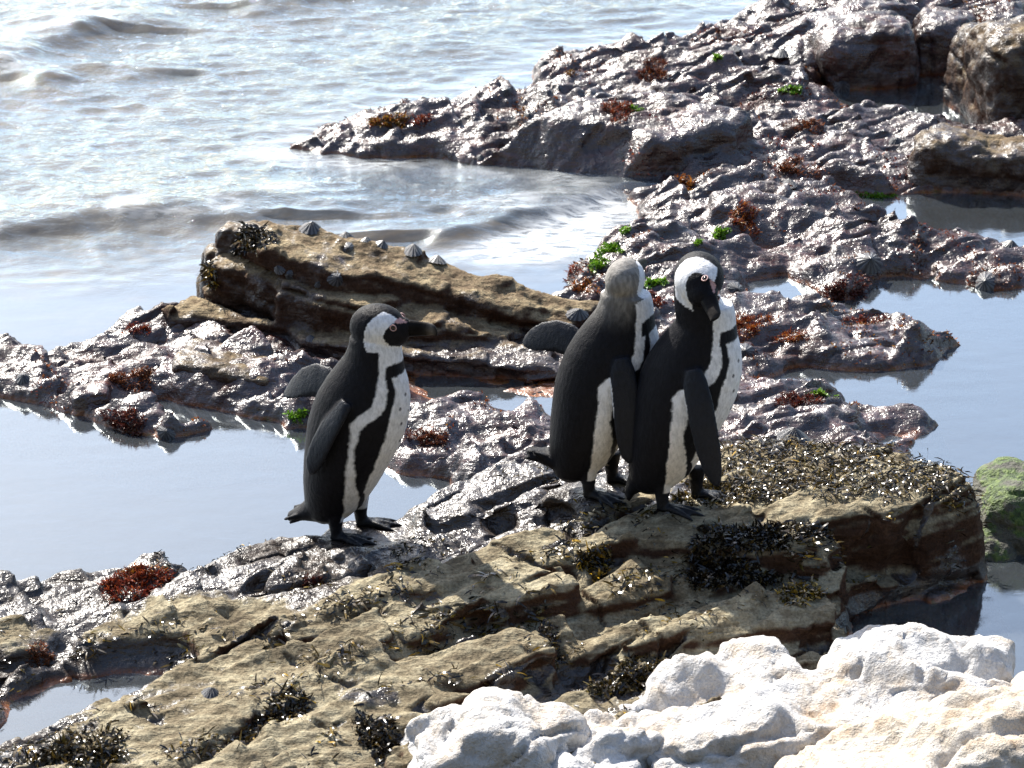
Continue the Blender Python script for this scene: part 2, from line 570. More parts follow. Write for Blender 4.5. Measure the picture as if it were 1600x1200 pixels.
# ---------------------------------------------------------------- wet reef behind
reef_land = [px_poly(q) for q in [
    [(-500, 560), (0, 552), (60, 562), (110, 535), (150, 530), (200, 515), (260, 505), (430, 540), (700, 560), (900, 470), (880, 430), (930, 405), (950, 375), (985, 350), (1000, 325), (1060, 300),
     (1100, 285), (1320, 320), (1370, 345), (1450, 372), (1560, 400), (1700, 380), (1700, 440), (1560, 455), (1450, 440), (1380, 432), (1330, 470), (1260, 470), (1180, 490), (1290, 500), (1420, 515), (1518, 540),
     (1450, 568), (1330, 580), (1230, 577), (1180, 590), (1180, 610), (1290, 612), (1320, 640), (1470, 663), (1430, 690), (1400, 840), (1000, 840), (800, 800), (700, 745), (620, 735), (560, 700), (480, 672), (380, 668), (310, 682), (255, 690), (200, 670), (150, 655), (100, 640), (40, 625), (0, 615), (-500, 640)],
    [(430, 235), (480, 215), (560, 195), (620, 185), (690, 180), (760, 158), (830, 140), (830, 105), (900, 95), (1000, 82), (1060, 70), (1130, 45), (1190, 25), (1240, -20), (1700, -260), (1900, 80),
     (1900, 300), (1700, 290), (1560, 300), (1480, 318), (1420, 330), (1380, 322), (1300, 330), (1180, 340), (1100, 360), (1000, 320), (960, 290), (900, 280), (760, 265), (680, 248), (560, 250)],
]]
reef_water = [px_poly(q) for q in [
    [(1385, 128), (1420, 100), (1490, 100), (1560, 140), (1640, 170), (1640, 212), (1560, 205), (1490, 196), (1440, 200), (1390, 188), (1330, 165), (1270, 145), (1300, 118)],
    [(1330, 318), (1400, 305), (1450, 300), (1560, 292), (1700, 290), (1700, 345), (1570, 330), (1540, 365), (1560, 385), (1480, 372), (1400, 345)],
    [(1130, 395), (1190, 385), (1240, 395), (1200, 408), (1140, 405)],
    [(1160, 440), (1230, 430), (1270, 455), (1290, 490), (1240, 485), (1170, 470)],
    [(660, 590), (760, 600), (890, 630), (900, 665), (800, 650), (720, 625), (650, 605)],
    [(250, 625), (330, 640), (430, 660), (480, 690), (400, 700), (330, 660), (250, 645)],
    [(200, 540), (262, 540), (262, 556), (205, 552)],
]]
reef_slabs = [
    [(268, 556, .085), (330, 545, .095), (400, 555, .095), (455, 588, .08), (440, 602, .06), (340, 602, .06), (268, 592, .07)],
    [(350, 525, .05), (440, 515, .06), (492, 545, .05), (480, 565, .03), (360, 555, .03)],
    [(-120, 565, .06), (30, 550, .06), (85, 570, .05), (65, 600, .03), (-120, 610, .03)],
    [(110, 612, .05), (170, 600, .05), (190, 615, .045), (170, 630, .03), (112, 635, .02)],
    [(660, 640, .05), (740, 630, .06), (860, 655, .06), (880, 690, .04), (760, 690, .035), (660, 680, .03)],
    [(700, 215, .12), (800, 178, .17), (900, 148, .19), (1000, 138, .2), (1100, 146, .2), (1180, 176, .18), (1150, 205, .15), (1050, 218, .145), (950, 222, .145), (850, 225, .13), (740, 232, .09)],
    [(930, 215, .14), (1000, 180, .17), (1070, 165, .18), (1160, 160, .17), (1150, 200, .14), (1090, 225, .12), (1010, 235, .11), (940, 240, .11)],
    [(560, 225, .05), (640, 205, .06), (720, 190, .07), (790, 190, .08), (760, 220, .06), (660, 235, .05)],
    [(1100, 296, .12), (1160, 280, .135), (1225, 298, .12), (1330, 335, .08), (1340, 350, .06), (1220, 330, .09), (1120, 326, .10)],
    [(1190, 175, .1), (1290, 185, .11), (1280, 200, .1), (1200, 210, .08)],
    [(1190, 95, .1), (1240, 92, .13), (1310, 115, .1), (1290, 130, .06), (1200, 120, .07)],
    [(1270, 238, .1), (1300, 234, .11), (1380, 255, .09), (1420, 285, .06), (1350, 275, .06), (1280, 262, .07)],
    [(1200, 60, .12), (1260, 20, .16), (1330, -10, .18), (1480, 0, .2), (1600, -5, .2), (1600, 30, .17), (1450, 30, .17), (1290, 45, .14)],
    [(1230, 530, .05), (1350, 515, .045), (1480, 535, .03), (1500, 545, .02), (1400, 560, .03), (1280, 560, .04)],
    [(1450, 400, .05), (1560, 400, .06), (1700, 400, .06), (1700, 420, .03), (1560, 425, .03), (1450, 420, .03)],
    [(1120, 340, .09), (1210, 345, .08), (1290, 370, .06), (1260, 400, .03), (1150, 385, .05)],
    [(1000, 310, .04), (1080, 300, .06), (1100, 330, .05), (1040, 350, .03)],
]

reef_low = [(px_poly([(400, 500), (470, 560), (540, 605), (640, 625), (760, 650), (920, 690), (970, 600), (920, 520), (700, 490)]), 0.004),
            (px_poly([(1290, 140), (1400, 150), (1500, 175), (1640, 190), (1640, 235), (1540, 222), (1430, 215), (1330, 190)]), 0.012)]

def reef_height(X, Y):
    p3 = np.stack([X.ravel(), Y.ravel(), 0 * X.ravel()], 1)
    n1 = fbm(p3 * 6, 5, seed=103).reshape(X.shape)
    sd = np.full(X.shape, -9.0, np.float32)
    for q in reef_land:
        sd = np.maximum(sd, poly_sd(X, Y, q))
    for q in reef_water:
        sd = np.minimum(sd, -poly_sd(X, Y, q))
    sd = sd + 0.045 * n1
    H = 0.012 + 0.035 * sstep(0.0, 0.25, sd) + 0.016 * n1
    H = H + imbricate(X, Y, R(24), 0.17, 0.5, 0.055, 121, 0.6) + imbricate(X, Y, R(18), 0.085, 0.26, 0.034, 131, 0.8)
    H = slab_height(H, X, Y, reef_slabs, 0.05)
    H = H + 0.9 * imbricate(X, Y, R(14), 0.045, 0.15, 0.012, 141, 0.8)
    for q, zm in reef_low:
        k = sstep(-0.04, 0.04, poly_sd(X, Y, q))
        H = H * (1 - k) + np.minimum(H * 0.3, zm) * k
    H = np.where(sd > 0, np.minimum(H, sd * 1.6 + 0.012), np.maximum(-0.3, sd * 2.2))
    return H

def reef_disp(V, N):
    q = strike(V, R(24), 5, 17, 10)
    return (0.010 * fbm(q, 4, 0.5, seed=151) + 0.0045 * fbm(strike(V, R(15), 20, 46, 25), 3, 0.55, seed=161)
            - 0.014 * sstep(0.6, 0.97, fbm(strike(V, R(26), 3, 12, 4), 2, seed=177, ridged=True)) - 0.007 * sstep(0.7, 0.98, fbm(V * 7, 2, seed=178, ridged=True)))

me = grid_solid('reef', -2.7, 2.9, 8.35, 14.2, 0.0105, reef_height, -0.32)
me = remesh(me, 0.0088, 3)
cut_below(me, -0.16)
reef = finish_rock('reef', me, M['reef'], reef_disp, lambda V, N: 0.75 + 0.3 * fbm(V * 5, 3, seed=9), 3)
tag(reef, None, None, kind='structure')

# ---------------------------------------------------------------- limpet ledge in the middle
ledge_slabs = [
    [(395, 350, .29), (470, 345, .295), (560, 362, .275), (640, 383, .24), (760, 423, .185), (900, 462, .12), (970, 482, .08), (890, 512, .08), (780, 482, .13), (690, 457, .17), (560, 430, .225), (440, 402, .26), (415, 375, .275)],
    [(316, 402, .20), (345, 388, .215), (400, 380, .225), (445, 400, .23), (445, 425, .2), (380, 420, .19), (322, 420, .185)],
    [(372, 370, .265), (400, 350, .30), (440, 350, .305), (446, 380, .285), (440, 398, .265), (380, 392, .24)],
    [(250, 482, .085), (300, 460, .1), (345, 470, .105), (450, 500, .1), (440, 515, .08), (330, 498, .08), (260, 505, .07)],
    [(425, 400, .20), (560, 425, .17), (700, 460, .12), (860, 500, .07), (800, 532, .07), (690, 512, .115), (560, 482, .16), (432, 448, .195)],
    [(430, 490, .09), (560, 500, .085), (700, 525, .07), (860, 545, .05), (880, 578, .045), (760, 572, .05), (640, 560, .06), (460, 532, .075)],
    [(686, 458, .15), (730, 440, .17), (772, 460, .16), (778, 488, .115), (700, 484, .12)],
    [(782, 476, .11), (850, 466, .12), (930, 488, .1), (965, 508, .06), (850, 506, .075), (790, 498, .085)],
    [(800, 560, .03), (880, 560, .035), (885, 590, .03), (820, 592, .025)],
]
ledge_foot = px_poly([(240, 520), (300, 490), (370, 480), (430, 500), (500, 500), (640, 500), (800, 510), (980, 520), (960, 560), (890, 600), (780, 590), (640, 590), (480, 580), (330, 555), (240, 545)])
def ledge_height(X, Y):
    H = np.full(X.shape, -0.3, np.float32)
    sd = poly_sd(X, Y, ledge_foot)
    H = np.where(sd > 0, np.minimum(sd * 2, 0.04), H)
    H = slab_height(H, X, Y, ledge_slabs, 0.03)
    return H + np.where(H > 0, imbricate(X, Y, R(-25), 0.05, 0.3, 0.014, 221), 0)
def ledge_disp(V, N):
    steep = 1 - np.clip(N[:, 2], 0, 1)
    st = np.stack([V[:, 0] * 3, V[:, 1] * 3, V[:, 2] * 45 + V[:, 0] * 16], 1)
    return 0.012 * fbm(V * 12, 4, seed=251) + 0.006 * fbm(V * 45, 3, 0.6, seed=261) + 0.016 * steep * fbm(st, 3, seed=271) - 0.040 * steep * np.exp(-((V[:, 2] - 0.197 + 0.17 * (V[:, 0] + 0.66)) / 0.009) ** 2) - 0.03 * steep * sstep(0.10, 0.03, V[:, 2])
me = grid_solid('ledge', -1.15, 0.55, 9.2, 11.0, 0.007, ledge_height, -0.32)
me = remesh(me, 0.0075, 2)
cut_below(me, -0.12)
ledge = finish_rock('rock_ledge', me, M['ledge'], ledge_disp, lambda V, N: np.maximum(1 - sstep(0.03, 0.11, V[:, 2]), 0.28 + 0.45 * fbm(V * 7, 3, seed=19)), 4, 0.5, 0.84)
tag(ledge, 'long brown rock ledge with limpets along its top, behind the left penguin', 'rock')

# ---------------------------------------------------------------- water
def stretch(lo, hi, step, far_lo, far_hi):
    mid = list(np.arange(lo, hi, step))
    a, s = lo, step
    left = []
    while a > far_lo:
        s *= 1.35
        a -= s
        left.append(max(a, far_lo))
    b, s = mid[-1], step
    right = []
    while b < far_hi:
        s *= 1.35
        b += s
        right.append(min(b, far_hi))
    return np.array(left[::-1] + mid + right)

gx = stretch(-2.4, 2.4, 0.012, -900, 900)
gy = stretch(6.2, 14.5, 0.014, -300, 1800)
WX, WY = np.meshgrid(gx, gy)
sea_poly = px_poly([(-900, 560), (-200, 440), (0, 420), (200, 430), (340, 400), (520, 360), (720, 400), (880, 400), (960, 350), (985, 300), (900, 270), (600, 240), (480, 225), (600, 170), (760, 140), (850, 80), (1000, 60), (1130, 25), (1230, -40), (1500, -500), (-900, -900)])
near = (WX > -4) & (WX < 4) & (WY > 6) & (WY < 16)
WZ = np.zeros_like(WX, np.float32)
x, y = WX[near], WY[near]
p3 = np.stack([x, y, 0 * x], 1)
sea = sstep(-0.25, 0.35, poly_sd(x, y, sea_poly))
wl = vnoise(p3 * 1.4, 301) * 0.6
z = 0.008 * fbm(np.stack([x * 2.2 + 0.6 * y, y * 3.6 - x * 1.0, 0 * x + wl * 0.4], 1), 2, seed=311)
z += 0.0085 * fbm(np.stack([x * 6 + y * 3, y * 11 - x * 2, 0 * x], 1), 3, 0.55, seed=321, ridged=True)
z += 0.0045 * fbm(np.stack([x * 17 + y * 6, y * 30 - x * 5, 0 * x], 1), 3, 0.6, seed=331)
def crest(pts, h, wf, wb):
    q = np.array([P(a, b)[:2] for a, b in pts])
    best = np.full(x.shape, 9.0)
    side = np.zeros(x.shape)
    for a in range(len(q) - 1):
        e = q[a + 1] - q[a]
        t = np.clip(((x - q[a][0]) * e[0] + (y - q[a][1]) * e[1]) / (e @ e), 0, 1)
        dx, dy = x - q[a][0] - t * e[0], y - q[a][1] - t * e[1]
        d = np.hypot(dx, dy)
        m = d < best
        best[m] = d[m]
        side[m] = dy[m]
    return h * np.where(side > 0, np.exp(-(best / wb) ** 2), np.exp(-(best / wf) ** 2))
wob = 1 + 0.35 * vnoise(p3 * 4, 341) + 0.30 * fbm(np.stack([x * 9, y * 14, 0 * x], 1), 3, seed=342)
zc = crest([(-300, 365), (0, 368), (120, 352), (260, 342), (380, 345)], 0.036, 0.075, 0.4) * wob
zc += crest([(690, 375), (780, 352), (880, 328), (950, 300)], 0.03, 0.05, 0.35) * wob
zc += crest([(-200, 150), (0, 110), (70, 75), (140, 50)], 0.042, 0.09, 0.3) * wob
zc += crest([(60, 130), (130, 108), (200, 118)], 0.022, 0.07, 0.2) * wob
zc += crest([(400, 15), (470, 2), (560, -8)], 0.025, 0.08, 0.25) * wob
WZ[near] = z * (0.03 + 0.97 * sea) + zc
edge = sstep(4.0, 3.0, np.abs(x)) * sstep(16, 15, y) * sstep(6, 6.4, y)
WZ[near] = WZ[near] * edge
ny, nx = WX.shape
I = np.arange(nx * ny).reshape(ny, nx)
F = np.stack([I[:-1, :-1].ravel(), I[:-1, 1:].ravel(), I[1:, 1:].ravel(), I[1:, :-1].ravel()], 1)
me = mesh_np('sea', np.stack([WX, WY, WZ], -1).reshape(-1, 3), F)
sm = np.zeros(WX.shape, np.float32) + 1.0
sm[near] = sea
add_attr(me, 'sea', sm.ravel())
fo = np.zeros(WX.shape, np.float32)
sheen_poly = px_poly([(690, 402), (760, 375), (860, 340), (950, 305), (1000, 320), (975, 365), (930, 395), (860, 412), (760, 412)])
f1 = 1.0 * sstep(-0.06, 0.10, poly_sd(x, y, sheen_poly))  # pale sheet under the crest: sky reflection painted in white
sh_ = np.full(x.shape, -9.0, np.float32)
for q in reef_land:
    sh_ = np.maximum(sh_, poly_sd(x, y, q))
f1 = np.maximum(f1, 0.8 * np.exp(-((sh_ + 0.04) / 0.07) ** 2) * sstep(0.3, 0.9, sea) * (0.5 + 0.5 * vnoise(p3 * 5, 351)))
f1 = np.maximum(f1, 0.5 * sstep(0.012, 0.04, zc) * sea * sstep(0.0, 0.6, vnoise(p3 * 7, 352)))
fo[near] = f1
add_attr(me, 'foam_sheen', fo.ravel())
smooth_shade(me)
t = NT('sea_water')
v = t.coords()
v2 = t.coords((1.0, 1.7, 1.0), (0, 0, R(14)))
n1 = t.noise(v2, 24.0, 5, 0.68, 0.6)
n2 = t.noise(v2, 90.0, 3, 0.6)
sa = t.attr('sea')
h = t.math('MULTIPLY', t.math('ADD', n1, t.math('MULTIPLY', n2, 0.35)), t.math('ADD', t.math('MULTIPLY', sa, 0.95), 0.05))
nrm = t.bump(h, 1.0, 0.0045)
fr = t.n('ShaderNodeFresnel')
fr.inputs['IOR'].default_value = 1.36
t.l(nrm, fr.inputs['Normal'])
gl = t.n('ShaderNodeBsdfGlossy')
gl.inputs['Roughness'].default_value = 0.02
gl.inputs['Color'].default_value = (0.89, 0.97, 1.0, 1)
t.l(nrm, gl.inputs['Normal'])
tr = t.n('ShaderNodeBsdfTransparent')
tr.inputs['Color'].default_value = (0.62, 0.56, 0.44, 1)
df = t.n('ShaderNodeBsdfDiffuse')
df.inputs['Color'].default_value = (0.36, 0.41, 0.45, 1)
mk = t.n('ShaderNodeMixShader')
t.l(t.math('ADD', t.math('MULTIPLY', sa, 0.08), 0.10), mk.inputs[0])
t.l(tr.outputs[0], mk.inputs[1])
t.l(df.outputs[0], mk.inputs[2])
fo = t.attr('foam_sheen')
fm = t.math('MULTIPLY', fo, t.maprange(t.noise(t.coords((1.0, 3.2, 1.0), (0, 0, R(20))), 14.0, 5, 0.65, 0.6), 0.36, 0.60, 0.0, 0.8))
df2 = t.n('ShaderNodeBsdfDiffuse')
df2.inputs['Color'].default_value = (0.78, 0.80, 0.80, 1)
mf = t.n('ShaderNodeMixShader')
mx = t.n('ShaderNodeMixShader')
t.l(t.math('MULTIPLY', fr.outputs[0], t.math('SUBTRACT', 3.4, t.math('MULTIPLY', sa, 1.75)), True), mx.inputs[0])
t.l(mk.outputs[0], mx.inputs[1])
t.l(gl.outputs[0], mx.inputs[2])
t.l(fm, mf.inputs[0])
t.l(mx.outputs[0], mf.inputs[1])
t.l(df2.outputs[0], mf.inputs[2])
t.l(mf.outputs[0], t.out.inputs[0])
M['water'] = t.m
sea_o = obj('sea', me, M['water'])
tag(sea_o, None, None, kind='structure')

gx2 = stretch(-4, 4, 0.12, -900, 900)
gy2 = stretch(5, 16, 0.12, -300, 1800)
SX, SY = np.meshgrid(gx2, gy2)
SZ = -0.13 + 0.03 * fbm(np.stack([SX.ravel() * 1.5, SY.ravel() * 1.5, 0 * SX.ravel()], 1), 3, seed=401).reshape(SX.shape)
ny, nx = SX.shape
I = np.arange(nx * ny).reshape(ny, nx)
F = np.stack([I[:-1, :-1].ravel(), I[:-1, 1:].ravel(), I[1:, 1:].ravel(), I[1:, :-1].ravel()], 1)
me = mesh_np('seabed', np.stack([SX, SY, SZ], -1).reshape(-1, 3), F)
smooth_shade(me)
t = NT('seabed_sand')
v = t.coords()
sb_pool = t.ramp(t.noise(v, 4, 5, 0.65), [(0.35, (0.10, 0.040, 0.014)), (0.55, (0.19, 0.090, 0.030)), (0.7, (0.20, 0.14, 0.06))])
sb_sea = t.ramp(t.noise(v, 5, 5, 0.65), [(0.35, (0.11, 0.085, 0.04)), (0.55, (0.22, 0.175, 0.09)), (0.7, (0.28, 0.24, 0.15))])
t.bsdf(t.mix(t.attr('sea'), sb_pool, sb_sea), 0.9)
add_attr(me, 'sea', sstep(-0.3, 0.1, poly_sd(SX.ravel(), SY.ravel(), sea_poly)))
seabed = obj('seabed', me, t.m)
tag(seabed, None, None, kind='structure')

# the shore the photographer stands on: a bank rising behind the picture and, added unseen to block sky light, the hill behind it
hx = stretch(-6, 6, 0.4, -400, 400)
hy = np.concatenate([[-400.0, -250, -150, -100, -70, -45, -30, -20, -14, -10], np.arange(-8, 6.9, 0.35), [7.0]])
HX, HY = np.meshgrid(hx, hy)
p3 = np.stack([HX.ravel(), HY.ravel(), 0 * HX.ravel()], 1)
HZ = np.interp(-HY.ravel(), [-7.0, -6.5, 0, 6, 20, 70, 150, 400], [-0.25, -0.10, 2.15, 3.6, 11, 46, 85, 110])
HZ = HZ + fbm(p3 * 0.8, 3, seed=601) * np.interp(-HY.ravel(), [-7, 0, 30, 200], [0.05, 0.15, 1.5, 8.0])
ny, nx = HX.shape
I = np.arange(nx * ny).reshape(ny, nx)
F = np.stack([I[:-1, :-1].ravel(), I[:-1, 1:].ravel(), I[1:, 1:].ravel(), I[1:, :-1].ravel()], 1)
me = mesh_np('shore_sky_block', np.c_[HX.ravel(), HY.ravel(), HZ], F)
smooth_shade(me)
t = NT('shore_scrub')
v = t.coords()
n = t.noise(v, 1.5, 6, 0.65)
t.bsdf(t.ramp(n, [(0.35, (0.03, 0.035, 0.015)), (0.5, (0.07, 0.065, 0.03)), (0.65, (0.16, 0.13, 0.085))]), 0.95, t.bump(n, 1.0, 0.2))
sky_block_hill = obj('shore_sky_block', me, t.m)
tag(sky_block_hill, None, None, kind='structure')
# ---------------------------------------------------------------- penguins
def loft(secs, n=36):
    """secs: list of (centre, axis_u, axis_v) arrays; closed tube with end caps"""
    V, F = [], []
    for c, u, v in secs:
        for k in range(n):
            a = 2 * math.pi * k / n
            V.append(np.array(c) + np.array(u) * math.cos(a) + np.array(v) * math.sin(a))
    m = len(secs)
    for s in range(m - 1):
        for k in range(n):
            k2 = (k + 1) % n
            F.append((s * n + k, s * n + k2, (s + 1) * n + k2, (s + 1) * n + k))
    F.append(tuple(range(n))[::-1])
    F.append(tuple((m - 1) * n + k for k in range(n)))
    return np.array(V), F

def ellipsoid(c, r, M3=None, nu=20, nv=12):
    V, F = [], []
    for j in range(nv + 1):
        p = -math.pi / 2 + math.pi * j / nv
        p = max(min(p, math.pi / 2 - 0.02), -math.pi / 2 + 0.02)
        for k in range(nu):
            a = 2 * math.pi * k / nu
            q = np.array([r[0] * math.cos(p) * math.cos(a), r[1] * math.cos(p) * math.sin(a), r[2] * math.sin(p)])
            if M3 is not None:
                q = M3 @ q
            V.append(q + np.array(c))
    for j in range(nv):
        for k in range(nu):
            k2 = (k + 1) % nu
            F.append((j * nu + k, j * nu + k2, (j + 1) * nu + k2, (j + 1) * nu + k))
    F.append(tuple(range(nu))[::-1])
    F.append(tuple(nv * nu + k for k in range(nu)))
    return np.array(V), F

def tube(pts, rad, n=10, flat=None):
    """tapered tube through points; rad = list of (ru, rv); flat = direction of the second radius"""
    pts = [np.array(p, float) for p in pts]
    secs = []
    for i, p in enumerate(pts):
        d = pts[min(i + 1, len(pts) - 1)] - pts[max(i - 1, 0)]
        d = d / np.linalg.norm(d)
        f = np.array(flat if flat is not None else ((0, 0, 1) if abs(d[2]) < 0.9 else (1, 0, 0)), float)
        u = np.cross(d, f)
        u /= np.linalg.norm(u)
        v = np.cross(u, d)
        ru, rv = rad[i] if isinstance(rad[i], (tuple, list)) else (rad[i], rad[i])
        secs.append((p, u * ru, v * rv))
    return loft(secs, n)

class Shells:
    def __init__(self):
        self.V, self.F, self.n = [], [], 0
    def add(self, vf):
        V, F = vf
        self.V += [tuple(v) for v in V]
        self.F += [tuple(i + self.n for i in f) for f in F]
        self.n += len(V)
    def mesh(self, name):
        return mesh_from(name, self.V, self.F)

# profile read from the standing bird: height, back x, front x, half width
PROF = [(0.030, -0.095, -0.045, 0.030), (0.048, -0.112, -0.012, 0.055), (0.078, -0.120, 0.020, 0.070), (0.135, -0.122, 0.056, 0.086), (0.190, -0.119, 0.086, 0.095),
        (0.240, -0.114, 0.112, 0.098), (0.285, -0.108, 0.127, 0.097), (0.330, -0.095, 0.136, 0.092), (0.362, -0.082, 0.137, 0.086), (0.400, -0.060, 0.133, 0.076),
        (0.430, -0.038, 0.125, 0.066), (0.460, -0.016, 0.121, 0.058), (0.485, -0.006, 0.118, 0.053), (0.505, -0.004, 0.112, 0.050)]
PZ = np.array([p[0] for p in PROF])
PB = np.array([p[1] for p in PROF])
PF = np.array([p[2] for p in PROF])
PW = np.array([p[3] for p in PROF])

def rot3(yaw, pitch, roll=0.0):
    return np.array((Matrix.Rotation(yaw, 3, 'Z') @ Matrix.Rotation(-pitch, 3, 'Y') @ Matrix.Rotation(roll, 3, 'X')))

def view_rot(axes, yaw):
    """head axes from the bill and crown directions given as (right, up, towards the viewer)"""
    W = np.stack([RGT, UPV, -FWD], 1)
    f, c = W @ np.array(axes[0], float), W @ np.array(axes[1], float)
    Z = np.array(Matrix.Rotation(-yaw, 3, 'Z'))
    f, c = Z @ f, Z @ c
    f /= np.linalg.norm(f)
    c -= f * (f @ c)
    c /= np.linalg.norm(c)
    return np.stack([f, np.cross(c, f), c], 1)

def flipper(sh, pts, side_dir, w=0.036):
    """a stiff paddle; side_dir is the direction across its width"""
    L = [0.0, 0.12, 0.3, 0.5, 0.7, 0.86, 0.95, 1.0]
    wd = [0.6, 0.88, 1.0, 1.0, 0.92, 0.74, 0.5, 0.18]
    th = [0.012, 0.0105, 0.0085, 0.007, 0.006, 0.0055, 0.005, 0.004]
    P4 = np.array(pts, float)
    out = []
    for t in L:
        a = (1 - t) ** 2 * P4[0] + 2 * t * (1 - t) * P4[1] + t * t * P4[2]
        out.append(a)
    secs = []
    s = np.array(side_dir, float)
    for i, p in enumerate(out):
        d = out[min(i + 1, 7)] - out[max(i - 1, 0)]
        d /= np.linalg.norm(d)
        u = s - d * (s @ d)
        u /= np.linalg.norm(u)
        n = np.cross(d, u)
        # trailing edge bulges, leading edge stays nearly straight
        secs.append((p - u * 0.2 * w * wd[i], u * w * wd[i], n * th[i]))
    sh.add(loft(secs, 20))
    return np.array(out)

SPOTS = [(18, .385), (31, .355), (9, .34), (24, .315), (14, .265), (30, .25), (20, .21), (11, .17)]

def build_penguin(label, head_c, head_rot, flips, feet, tail, yaw, at, scale=1.0, dirty=0.0, grey_nape=0.0, seed=0, stripe=0.0, hs=1.0):
    root = bpy.data.objects.new('penguin', None)
    C.objects.link(root)
    root.empty_display_size = 0.1
    sh = Shells()
    # trunk
    secs = []
    for z, b, f, w in PROF:
        secs.append(((0.5 * (b + f), 0, z), (0.5 * (f - b), 0, 0), (0, w, 0)))
    sh.add(loft(secs, 40))
    hc = np.array(head_c)
    H3 = rot3(*head_rot) if len(head_rot) == 2 else view_rot(head_rot, yaw)
    # neck from the shoulders into the skull
    neck0, neck1 = np.array([0.052, 0, 0.44]), hc + H3 @ np.array([-0.012, 0, -0.012])
    sh.add(tube([neck0, neck0 * 0.5 + neck1 * 0.5 + np.array([-0.004, 0, 0.0]), neck1], [0.062, 0.054 * hs, 0.044 * hs], 24, (1, 0, 0)))
    sh.add(ellipsoid(hc, (0.068 * hs, 0.050 * hs, 0.057 * hs), H3))
    sh.add(ellipsoid(hc + H3 @ np.array([0.034, 0, -0.004]), (0.044, 0.034, 0.040), H3))
    sh.add(ellipsoid(hc + H3 @ np.array([0.060, 0, 0.004]), (0.026, 0.017, 0.024), H3))
    # flippers
    fl = []
    for pts, sd, fw in flips:
        fl.append(flipper(sh, pts, sd, fw))
    # tail: a wedge of stiff feathers
    tb, tip, spread, nb = tail
    tb, tip = np.array(tb), np.array(tip)
    rg = random.Random(seed)
    for k in range(nb):
        f = (k / (nb - 1) - 0.5) * 2
        e = tip + np.array([0.012 * abs(f) + rg.uniform(-.008, .012), f * spread, rg.uniform(-.012, .010)])
        s = tb + np.array([0, f * 0.018, 0])
        sh.add(tube([s, s * 0.45 + e * 0.55, e], [(0.013, 0.012), (0.009, 0.008), (0.0035, 0.0035)], 8))
    sh.add(tube([tb + np.array([0.05, 0, 0.035]), tb, tb * 0.5 + tip * 0.5, tb * 0.08 + tip * 0.92], [(0.055, 0.045), (0.044, 0.033), (0.032, 0.017), (0.012, 0.006)], 14, (0, 0, 1)))
    # legs and webbed feet
    footpts = []
    for fx, fy, fa, fz in feet:
        d = np.array([math.cos(fa), math.sin(fa), 0])
        s = np.array([-math.sin(fa), math.cos(fa), 0])
        a = np.array([fx, fy, fz])
        up = np.array([fx - 0.006, fy * 0.92, 0.085])
        sh.add(tube([up, a + np.array([-.006, 0, 0.035]), a + np.array([-.004, 0, 0.012])], [0.024, 0.016, 0.014], 14))
        sh.add(tube([a - d * 0.016 + np.array([0, 0, 0.008]), a + d * 0.02 + np.array([0, 0, 0.012])], [(0.015, 0.009), (0.017, 0.010)], 12))
        tips = []
        for k, ln in ((-1, 0.068), (0, 0.082), (1, 0.068)):
            dd = d * math.cos(k * 0.36) + s * math.sin(k * 0.36)
            q0 = a + d * 0.006 + np.array([0, 0, 0.012])
            q1 = a + dd * ln * 0.55 + np.array([0, 0, 0.011])
            q2 = a + dd * ln + np.array([0, 0, 0.005])
            q3 = a + dd * (ln + 0.016) + np.array([0, 0, 0.0015])
            sh.add(tube([q0, q1, q2, q3], [(0.0085, 0.008), (0.0075, 0.007), (0.006, 0.0055), (0.0028, 0.0028)], 10))
            tips.append(q2)
            footpts.append(q3)
        web = []
        base = a + np.array([0, 0, 0.006])
        for k in range(2):
            m = (tips[k] + tips[k + 1]) * 0.5 * 0.92 + base * 0.08
            cen = (base + m) * 0.5
            sh.add(tube([base + d * 0.005, cen, m], [(0.008, 0.0035), (0.016, 0.0032), (0.019, 0.0030)], 10, (0, 0, 1)))
        footpts.append(a)
    me = remesh(sh.mesh('penguin_body'), 0.0034, 5, 0.5)
    V = get_co(me)
    x, y, z = V[:, 0], V[:, 1], V[:, 2]
    # ---- plumage
    xc = np.interp(z, PZ, 0.5 * (PB + PF))
    aa = np.interp(z, PZ, 0.5 * (PF - PB))
    ww = np.interp(z, PZ, PW)
    th = np.degrees(np.arctan2(np.abs(y) / ww, (x - xc) / aa))
    nz = 1.8 * fbm(V * 120, 2, seed=500 + seed) + 3.5 * fbm(V * 24, 2, seed=510 + seed)
    zz = [.05, .078, .134, .214, .28, .305, .325, .345, .365, .39, .43, .46]
    t1 = np.interp(z, zz, [0, 4, 38, 43, 42, 42, 42, 41, 38, 35, 38, 40]) + nz
    t2 = np.interp(z, zz, [18, 25, 48, 72, 77, 78, 71, 55, 50, 48, 49, 50]) + nz
    t3 = np.interp(z, zz, [50, 57, 68, 80, 85, 88, 89, 81, 69, 64, 63, 64]) + nz * 0.8 + stripe * sstep(0.34, 0.30, z)
    white = np.array([0.87, 0.87, 0.88])
    black = np.array([0.0065, 0.0065, 0.0090])
    soft = lambda q: np.clip(q / 3.0 + 0.5, 0, 1)
    wf = np.maximum(soft(t1 - th), np.minimum(soft(th - t2), soft(t3 - th)))
    arch = 0.438 + 0.022 * np.cos(np.radians(np.clip(th, 0, 90))) + 0.0012 * nz
    zs = lambda q: np.clip(q / 0.003 + 0.5, 0, 1)
    wf = np.minimum(wf, 1 - np.minimum(np.minimum(zs(z - arch + 0.031), zs(arch - z)), soft(52 - th)))
    bib = soft(np.interp(z, [.44, .47, .50, .53], [62, 66, 68, 70]) + nz - th)
    k = zs(z - arch)
    wf = (wf * (1 - k) + bib * k) * zs(z - 0.052)
    is_white = wf > 0.5
